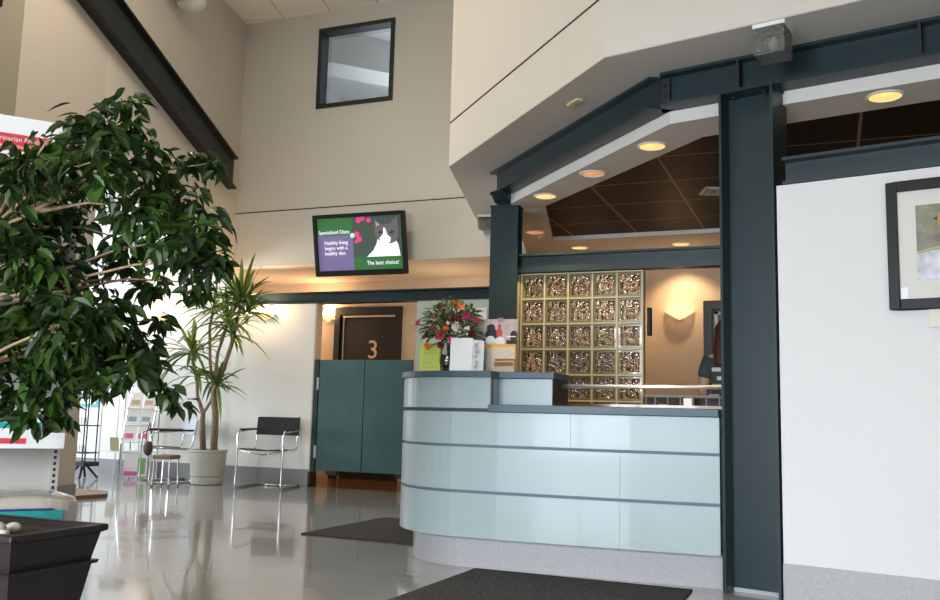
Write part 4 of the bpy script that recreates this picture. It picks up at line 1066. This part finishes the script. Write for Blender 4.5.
F = [('pink', (-2.305, 5.00, 1.395), .022, 'pink carnation sticking out at the far left of the bouquet'), ('pink', (-1.975, 4.98, 1.435), .030, 'pink carnation at the upper right of the bouquet'),
     ('pink', (-1.925, 5.0, 1.41), .024, 'pink carnation at the right edge of the bouquet'), ('pink', (-2.19, 4.97, 1.37), .018, 'small pink bud left of the bouquet centre'),
     ('pink', (-2.05, 4.95, 1.28), .022, 'magenta carnation low in the middle of the bouquet'), ('pink', (-2.02, 5.0, 1.40), .02, 'pink bud under the orange lily'),
     ('red', (-2.12, 4.93, 1.31), .026, 'red carnation in the bouquet centre'), ('red', (-2.10, 4.94, 1.355), .022, 'red carnation above the bouquet centre'),
     ('red', (-1.90, 4.99, 1.235), .012, 'small red bud drooping at lower right of the bouquet'),
     ('dark', (-2.06, 4.96, 1.42), .036, 'large burgundy bloom beneath the orange lily'), ('dark', (-2.10, 4.97, 1.40), .028, 'burgundy bloom at the top left of the bouquet'),
     ('dark', (-1.935, 4.98, 1.315), .024, 'burgundy bloom at the right of the bouquet'), ('dark', (-2.23, 4.98, 1.32), .02, 'burgundy bloom at the left of the bouquet'), ('dark', (-2.12, 4.94, 1.25), .02, 'burgundy bloom low above the vase neck'),
     ('orange', (-2.045, 5.0, 1.475), .038, 'large orange lily at the top of the bouquet'), ('orange', (-2.145, 5.02, 1.475), .02, 'small orange bloom at top of the bouquet, left of the lily'), ('orange', (-2.20, 5.0, 1.43), .018, 'orange bud at the upper left of the bouquet'),
     ('orange', (-2.215, 4.95, 1.245), .02, 'orange bloom hanging low at the left of the bouquet'), ('orange', (-2.085, 4.93, 1.345), .018, 'small orange bloom in the bouquet centre'),
     ('white', (-2.02, 4.95, 1.36), .028, 'white daisy in the bouquet right of centre'), ('white', (-2.07, 4.94, 1.385), .014, 'small white bud in the bouquet')]
for kd, p, r_, lb in F: flower(kd, p, r_*(1.25 if r_ < .035 else 1.1), lb, 'flowers in the bouquet')
gr = MB(); tone = []
for i in range(560):
    a = random.uniform(0, 2*PI); r_ = random.random()**.5
    p = Vector((-2.135+.18*r_*math.cos(a), 5.02+.10*r_*math.sin(a), zc+.225+random.uniform(-.03, .21)*(1.15-r_*.5)))
    d = (p-VT+Vector((0, 0, .03))).normalized()+Vector((random.uniform(-.7, .7), random.uniform(-.7, .4), random.uniform(-.4, .5)))
    strap_leaf(gr, p, d, random.uniform(.035, .07), random.uniform(.012, .026), .5, tone, random.random())
for sx_, sz_ in ((-.17, .09), (-.19, .05), (-.15, .02), (-.13, .13)):
    p = VT.copy()
    for k_ in range(9):
        q = VT + Vector((sx_*k_/8*1.2, -.02, sz_*k_/8+.03*math.sin(k_/8*PI)))
        for s_ in (-1, 1): strap_leaf(gr, q, Vector((sx_, -.2, s_*.22)), .05, .006, .3, tone, random.random())
tag(gr.build('bouquet_greenery', M['fern'], tone=tone), 'feathery green leaves filling out the bouquet', 'greenery', kind='stuff')

def card(name, label, cat, cx, cy, w_, h_, rot, m_, lean=-.12, extra=None, thick=.003):
    t = thing(name, label, cat, (cx, cy, zc), rot, None, tilt=lean)
    MB().box(-w_/2, w_/2, -thick, 0, 0, h_).build('front_leaf', M[m_], t, world=False)
    return t
t = card('folded_card', 'lime green printed card standing at the left of the vase', 'card', -2.25, 4.98, .135, .175, R_(6), 'lime')
w = MB()
for i in range(9): w.box(-.05, .05, -.0036, -.003, .025+.015*i, .028+.015*i)
w.build('print_lines', M['greenprint'], t, world=False)
t = card('folded_card', 'white card with a small black drawing standing right of the vase', 'card', -2.015, 4.90, .135, .20, R_(8), 'paper')
MB().obox((.098, .02, .095), (.07, .003, .19), R_(35)).build('rear_leaf', M['paper'], t, world=False)
dgm = MB()
for x, z, r_ in ((.085, .155, .016), (.092, .12, .019), (.086, .09, .012), (.092, .055, .015), (.088, .03, .014), (.10, .17, .006)):
    dgm.ball((x, .003, z), r_, (.8, .25, 1), 1)
dgm.build('ink_drawing', M['greyplastic'], t, world=False)
t = thing('display_board', 'tall pale board standing behind the white card', 'board', (-1.99, 5.13, zc), R_(4), tilt=-.06)
MB().box(-.07, .06, -.004, 0, 0, .335).build('sheet', M['green_wall'], t, world=False)
t = thing('photo_leaflet', 'leaflet with animal photos above an orange card at the right', 'leaflet', (-1.855, 5.125, zc+.038), R_(6), tilt=-.08)
MB().box(-.02, .02, .0, .006, -.038, .13).build('easel_back', M['tancard'], t, world=False)
sh = MB().box(-.108, .108, -.004, 0, .125, .295).build('sheet', mat('leaflet_photo', (.55, .42, .37), .5, noise=(18, .2)), t, world=False)
w = MB(); w.ball((-.055, -.004, .20), .042, (1, .05, .9), 2); w.ball((-.06, -.004, .24), .028, (1, .05, .9), 2); w.box(-.107, -.04, -.0055, -.004, .127, .175); w.build('dark_animal', M['black'], sh, world=False)
w = MB(); w.ball((.085, -.004, .19), .035, (.7, .05, 1), 2); w.box(.04, .107, -.0055, -.004, .127, .165); w.build('dark_animal', M['black'], sh, world=False)
w = MB(); w.ball((-.005, -.005, .205), .020, (1, .05, 1.8), 2); w.ball((-.005, -.005, .25), .012, (1, .05, 1.2), 2); w.build('red_figure', M['red'], sh, world=False)
w = MB(); w.ball((-.06, -.006, .16), .032, (1, .05, 1), 2); w.ball((.0, -.006, .155), .032, (1, .05, 1), 2); w.box(.04, .10, -.007, -.004, .183, .19); w.build('round_marks', M['paper'], sh, world=False)
clp = MB().box(-.017, .017, -.014, .004, .275, .30); clp.build('binder_clip', M['chrome'], t, world=False)
MB().box(-.014, .014, -.012, .004, .30, .318).build('clip_handle', M['black'], t, world=False)
t = thing('orange_card', 'orange bordered card below the photo leaflet', 'card', (-1.85, 5.09, zc), R_(6), tilt=-.05)
MB().box(-.108, .108, -.004, 0, 0, .175).build('backing', M['orange'], t, world=False)
MB().box(-.10, -.07, -.006, -.004, 0, .148).build('blue_strip', M['bluecard'], t, world=False)
MB().box(-.07, .10, -.006, -.004, 0, .155).build('printed_sheet', mat('printed_sheet', (.66, .55, .42), .6, noise=(60, .1)), t, world=False)
t = thing('card_holder', 'small tan cardboard holder in front of the orange card', 'card holder', (-1.79, 5.045, zc), R_(-8))
MB().obox((0, 0, .035), (.135, .03, .07), 0, 0).build('tray', M['tancard'], t, world=False, bevel=.002)
MB().obox((0, -.006, .058), (.125, .02, .045), 0, -.3).build('cards', M['copper'], t, world=False)
tag(MB().tube([(-2.255, 5.06, zc+.004), (-2.245, 5.07, 1.26), (-2.20, 5.08, 1.34)], .008, 8).build('black_pen_stand', M['black']), 'black slanted stand behind the lime card', 'stand')

# ================================================================ PERSON (back turned, behind the counter)
P0 = Vector((-.745, 7.45, 0))
sk_pts = {'pelvis': (0, 0, .93, .135), 'waist': (0, .0, 1.06, .115), 'chest': (0, .0, 1.22, .14), 'upper': (0, .0, 1.33, .12), 'neck': (0, .01, 1.42, .052), 'head0': (0, .02, 1.50, .08), 'head1': (0, .015, 1.58, .085),
          'shL': (-.155, .0, 1.335, .062), 'elL': (-.205, -.03, 1.09, .043), 'wrL': (-.16, .14, .97, .030), 'haL': (-.13, .20, .965, .030),
          'shR': (.155, .0, 1.335, .062), 'elR': (.205, -.02, 1.09, .043), 'wrR': (.16, .15, .98, .030), 'haR': (.13, .21, .975, .030),
          'hipL': (-.085, 0, .87, .10), 'knL': (-.09, .015, .48, .062), 'anL': (-.09, -.01, .08, .042), 'toL': (-.095, .11, .04, .036),
          'hipR': (.085, 0, .87, .10), 'knR': (.09, .015, .48, .062), 'anR': (.09, -.01, .08, .042), 'toR': (.095, .11, .04, .036)}
edg = [('pelvis', 'waist'), ('waist', 'chest'), ('chest', 'upper'), ('upper', 'neck'), ('neck', 'head0'), ('head0', 'head1'), ('upper', 'shL'), ('shL', 'elL'), ('elL', 'wrL'), ('wrL', 'haL'), ('upper', 'shR'), ('shR', 'elR'), ('elR', 'wrR'), ('wrR', 'haR'),
       ('pelvis', 'hipL'), ('hipL', 'knL'), ('knL', 'anL'), ('anL', 'toL'), ('pelvis', 'hipR'), ('hipR', 'knR'), ('knR', 'anR'), ('anR', 'toR')]
def skin(name, names, m_, parent, extra=0.0, edges=None, pts=sk_pts, root=None):
    ns = [n for n in names]; idx = {n: i for i, n in enumerate(ns)}
    me = bpy.data.meshes.new(name); me.from_pydata([pts[n][:3] for n in ns], [(idx[a], idx[b]) for a, b in (edges or edg) if a in idx and b in idx], [])
    o = bpy.data.objects.new(name, me); col.objects.link(o)
    md = o.modifiers.new('s', 'SKIN'); md.use_smooth_shade = True
    for i, n in enumerate(ns):
        r_ = pts[n][3]+extra
        me.skin_vertices[0].data[i].radius = (r_*(1.0), r_*.82 if n in ('chest', 'upper', 'waist', 'pelvis') else r_)
    me.skin_vertices[0].data[idx[root or ns[0]]].use_root = True
    sd = o.modifiers.new('d', 'SUBSURF'); sd.levels = 2; sd.render_levels = 2
    dg = bpy.context.evaluated_depsgraph_get(); nm = bpy.data.meshes.new_from_object(o.evaluated_get(dg))
    bpy.data.objects.remove(o)
    nm.materials.clear(); nm.materials.append(m_)
    for p in nm.polygons: p.use_smooth = True
    ob = bpy.data.objects.new(name, nm); col.objects.link(ob); ob.parent = parent
    return ob
per = thing('person', 'person with auburn hair in dark green scrubs, back turned behind the counter', 'person', P0, R_(-12))
skin('body', list(sk_pts), M['skin'], per)
hd_ = MB(); hd_.ball((0, .02, 1.545), .088, (.88, 1.05, 1.22), 3); hd_.ball((0, .115, 1.53), .014, (.8, 1.3, 1.4), 2)
for s_ in (-1, 1): hd_.ball((s_*.078, .015, 1.54), .022, (.4, .8, 1.3), 2)
hd_.build('face', M['skin'], per, world=False, smooth=True)
fg = MB()
for s_ in (-1, 1):
    for i in range(4):
        fg.tube([(s_*(.13-.012+.014*i-.01), .21, .97), (s_*(.125-.012+.013*i-.01), .25, .965), (s_*(.12+.012*i-.02), .275, .95)], .008, 6)
    fg.tube([(s_*.10, .20, .975), (s_*.085, .23, .975), (s_*.085, .25, .965)], .009, 6)
fg.build('fingers', M['skin'], per, world=False, smooth=True)
tp = ['pelvis', 'waist', 'chest', 'upper', 'shL', 'shR']; pp = dict(sk_pts); pp['elL'] = (-.185, -.02, 1.19, .058); pp['elR'] = (.185, -.02, 1.19, .058)
skin('scrub_top', tp+['elL', 'elR'], M['scrubs'], per, .014, pts=pp)
skin('trousers', ['pelvis', 'hipL', 'knL', 'anL', 'hipR', 'knR', 'anR'], M['scrubs'], per, .014)
sh_ = MB(); sh_.obox((-.095, .06, .04), (.09, .26, .08)); sh_.obox((.095, .06, .04), (.09, .26, .08)); sh_.build('shoes', M['whiteplastic'], per, world=False, bevel=.025)
hr = MB(); hr.ball((0, -.005, 1.57), .108, (.95, 1.05, 1.12), 3); hr.ball((-.01, -.075, 1.45), .085, (1.0, .7, 1.55), 3); hr.ball((-.03, -.10, 1.36), .055, (.9, .6, 1.5), 3)
hr.ball((-.055, -.05, 1.42), .06, (.8, .8, 2.0), 3); hr.build('hair', M['hair'], per, world=False, smooth=True)
for x_, z_, w_, m__ in ((-.05, 1.27, .07, 'whiteplastic'), (-.02, 1.20, .05, 'whiteplastic'), (-.05, 1.14, .07, 'yellowplastic'), (-.07, 1.06, .08, 'tancard')):
    MB().obox((x_, -.133, z_), (w_, .006, .03), .1, .2).build('scrub_print', M[m__], per, world=False)

# ================================================================ DAYLIGHT AND ADDED FILL
def area(name, loc, rot, sx, sy, e, c):
    L = bpy.data.lights.new(name, 'AREA'); L.shape = 'RECTANGLE'; L.size = sx; L.size_y = sy; L.energy = e; L.color = c
    o = bpy.data.objects.new(name, L); o.location = loc; o.rotation_euler = rot; col.objects.link(o); return o
DAY = (.86, .93, 1.0)
for i, (a, b) in enumerate(wins):
    L_ = area('window_daylight', ((a+b)/2, -3.27, 1.42), (R_(90-20), 0, 0), b-a, 2.4, (205, 72, 38)[i], DAY); L_.data.spread = R_(105)
area('wing_daylight', (-11.15, 5.35, 1.7), (0, R_(-90), 0), 2.0, 1.8, 150, DAY)
area('wing_daylight', (-11.15, 7.35, 1.7), (0, R_(-90), 0), 2.0, 1.9, 150, DAY)
area('upstairs_light', (-5.0, 11.0, 4.4), (R_(170), 0, 0), 2.2, 1.2, 45, (.9, .95, 1))
for x, y, e_ in ((-4.4, 5.0, 75), (-2.5, 1.0, 50), (1.0, .5, 15)):
    area('hall_fill_light', (x, y, CZ-.06), (0, 0, 0), 1.2, .6, e_, (1, .86, .68))  # unseen warm area lights added as fill for the upper walls
area('ceiling_fill_light', (-5.3, 4.6, 4.4), (R_(180), 0, 0), .5, .5, 22, (1, .88, .72))  # unseen upward light added to brighten the hall ceiling
w = bpy.data.worlds.new('sky'); bpy.context.scene.world = w; w.use_nodes = True
w.node_tree.nodes['Background'].inputs[0].default_value = (.75, .85, 1, 1); w.node_tree.nodes['Background'].inputs[1].default_value = .6

# ================================================================ CAMERA
cd = bpy.data.cameras.new('camera'); co = bpy.data.objects.new('camera', cd); col.objects.link(co)
P, Rr, TB, f = R_(7.268), R_(1.408), R_(21.856), 895.8
rt = Vector((1, 0, 0)); upv = Vector((0, -math.sin(P), math.cos(P))); bk = -Vector((0, math.cos(P), math.sin(P)))
rt2 = rt*math.cos(Rr)+upv*math.sin(Rr); up2 = -rt*math.sin(Rr)+upv*math.cos(Rr)
m = Matrix((rt2, up2, bk)).transposed(); m = Matrix.Rotation(TB, 3, 'Z') @ m
co.matrix_world = Matrix.Translation((0, 0, .87)) @ m.to_4x4()
cd.sensor_width = 36; cd.lens = f/940*36; cd.clip_start = .05
bpy.context.scene.camera = co
vsn = bpy.context.scene.view_settings; vsn.view_transform = 'Standard'; vsn.look = 'None'; vsn.exposure = 0.0; vsn.gamma = 1
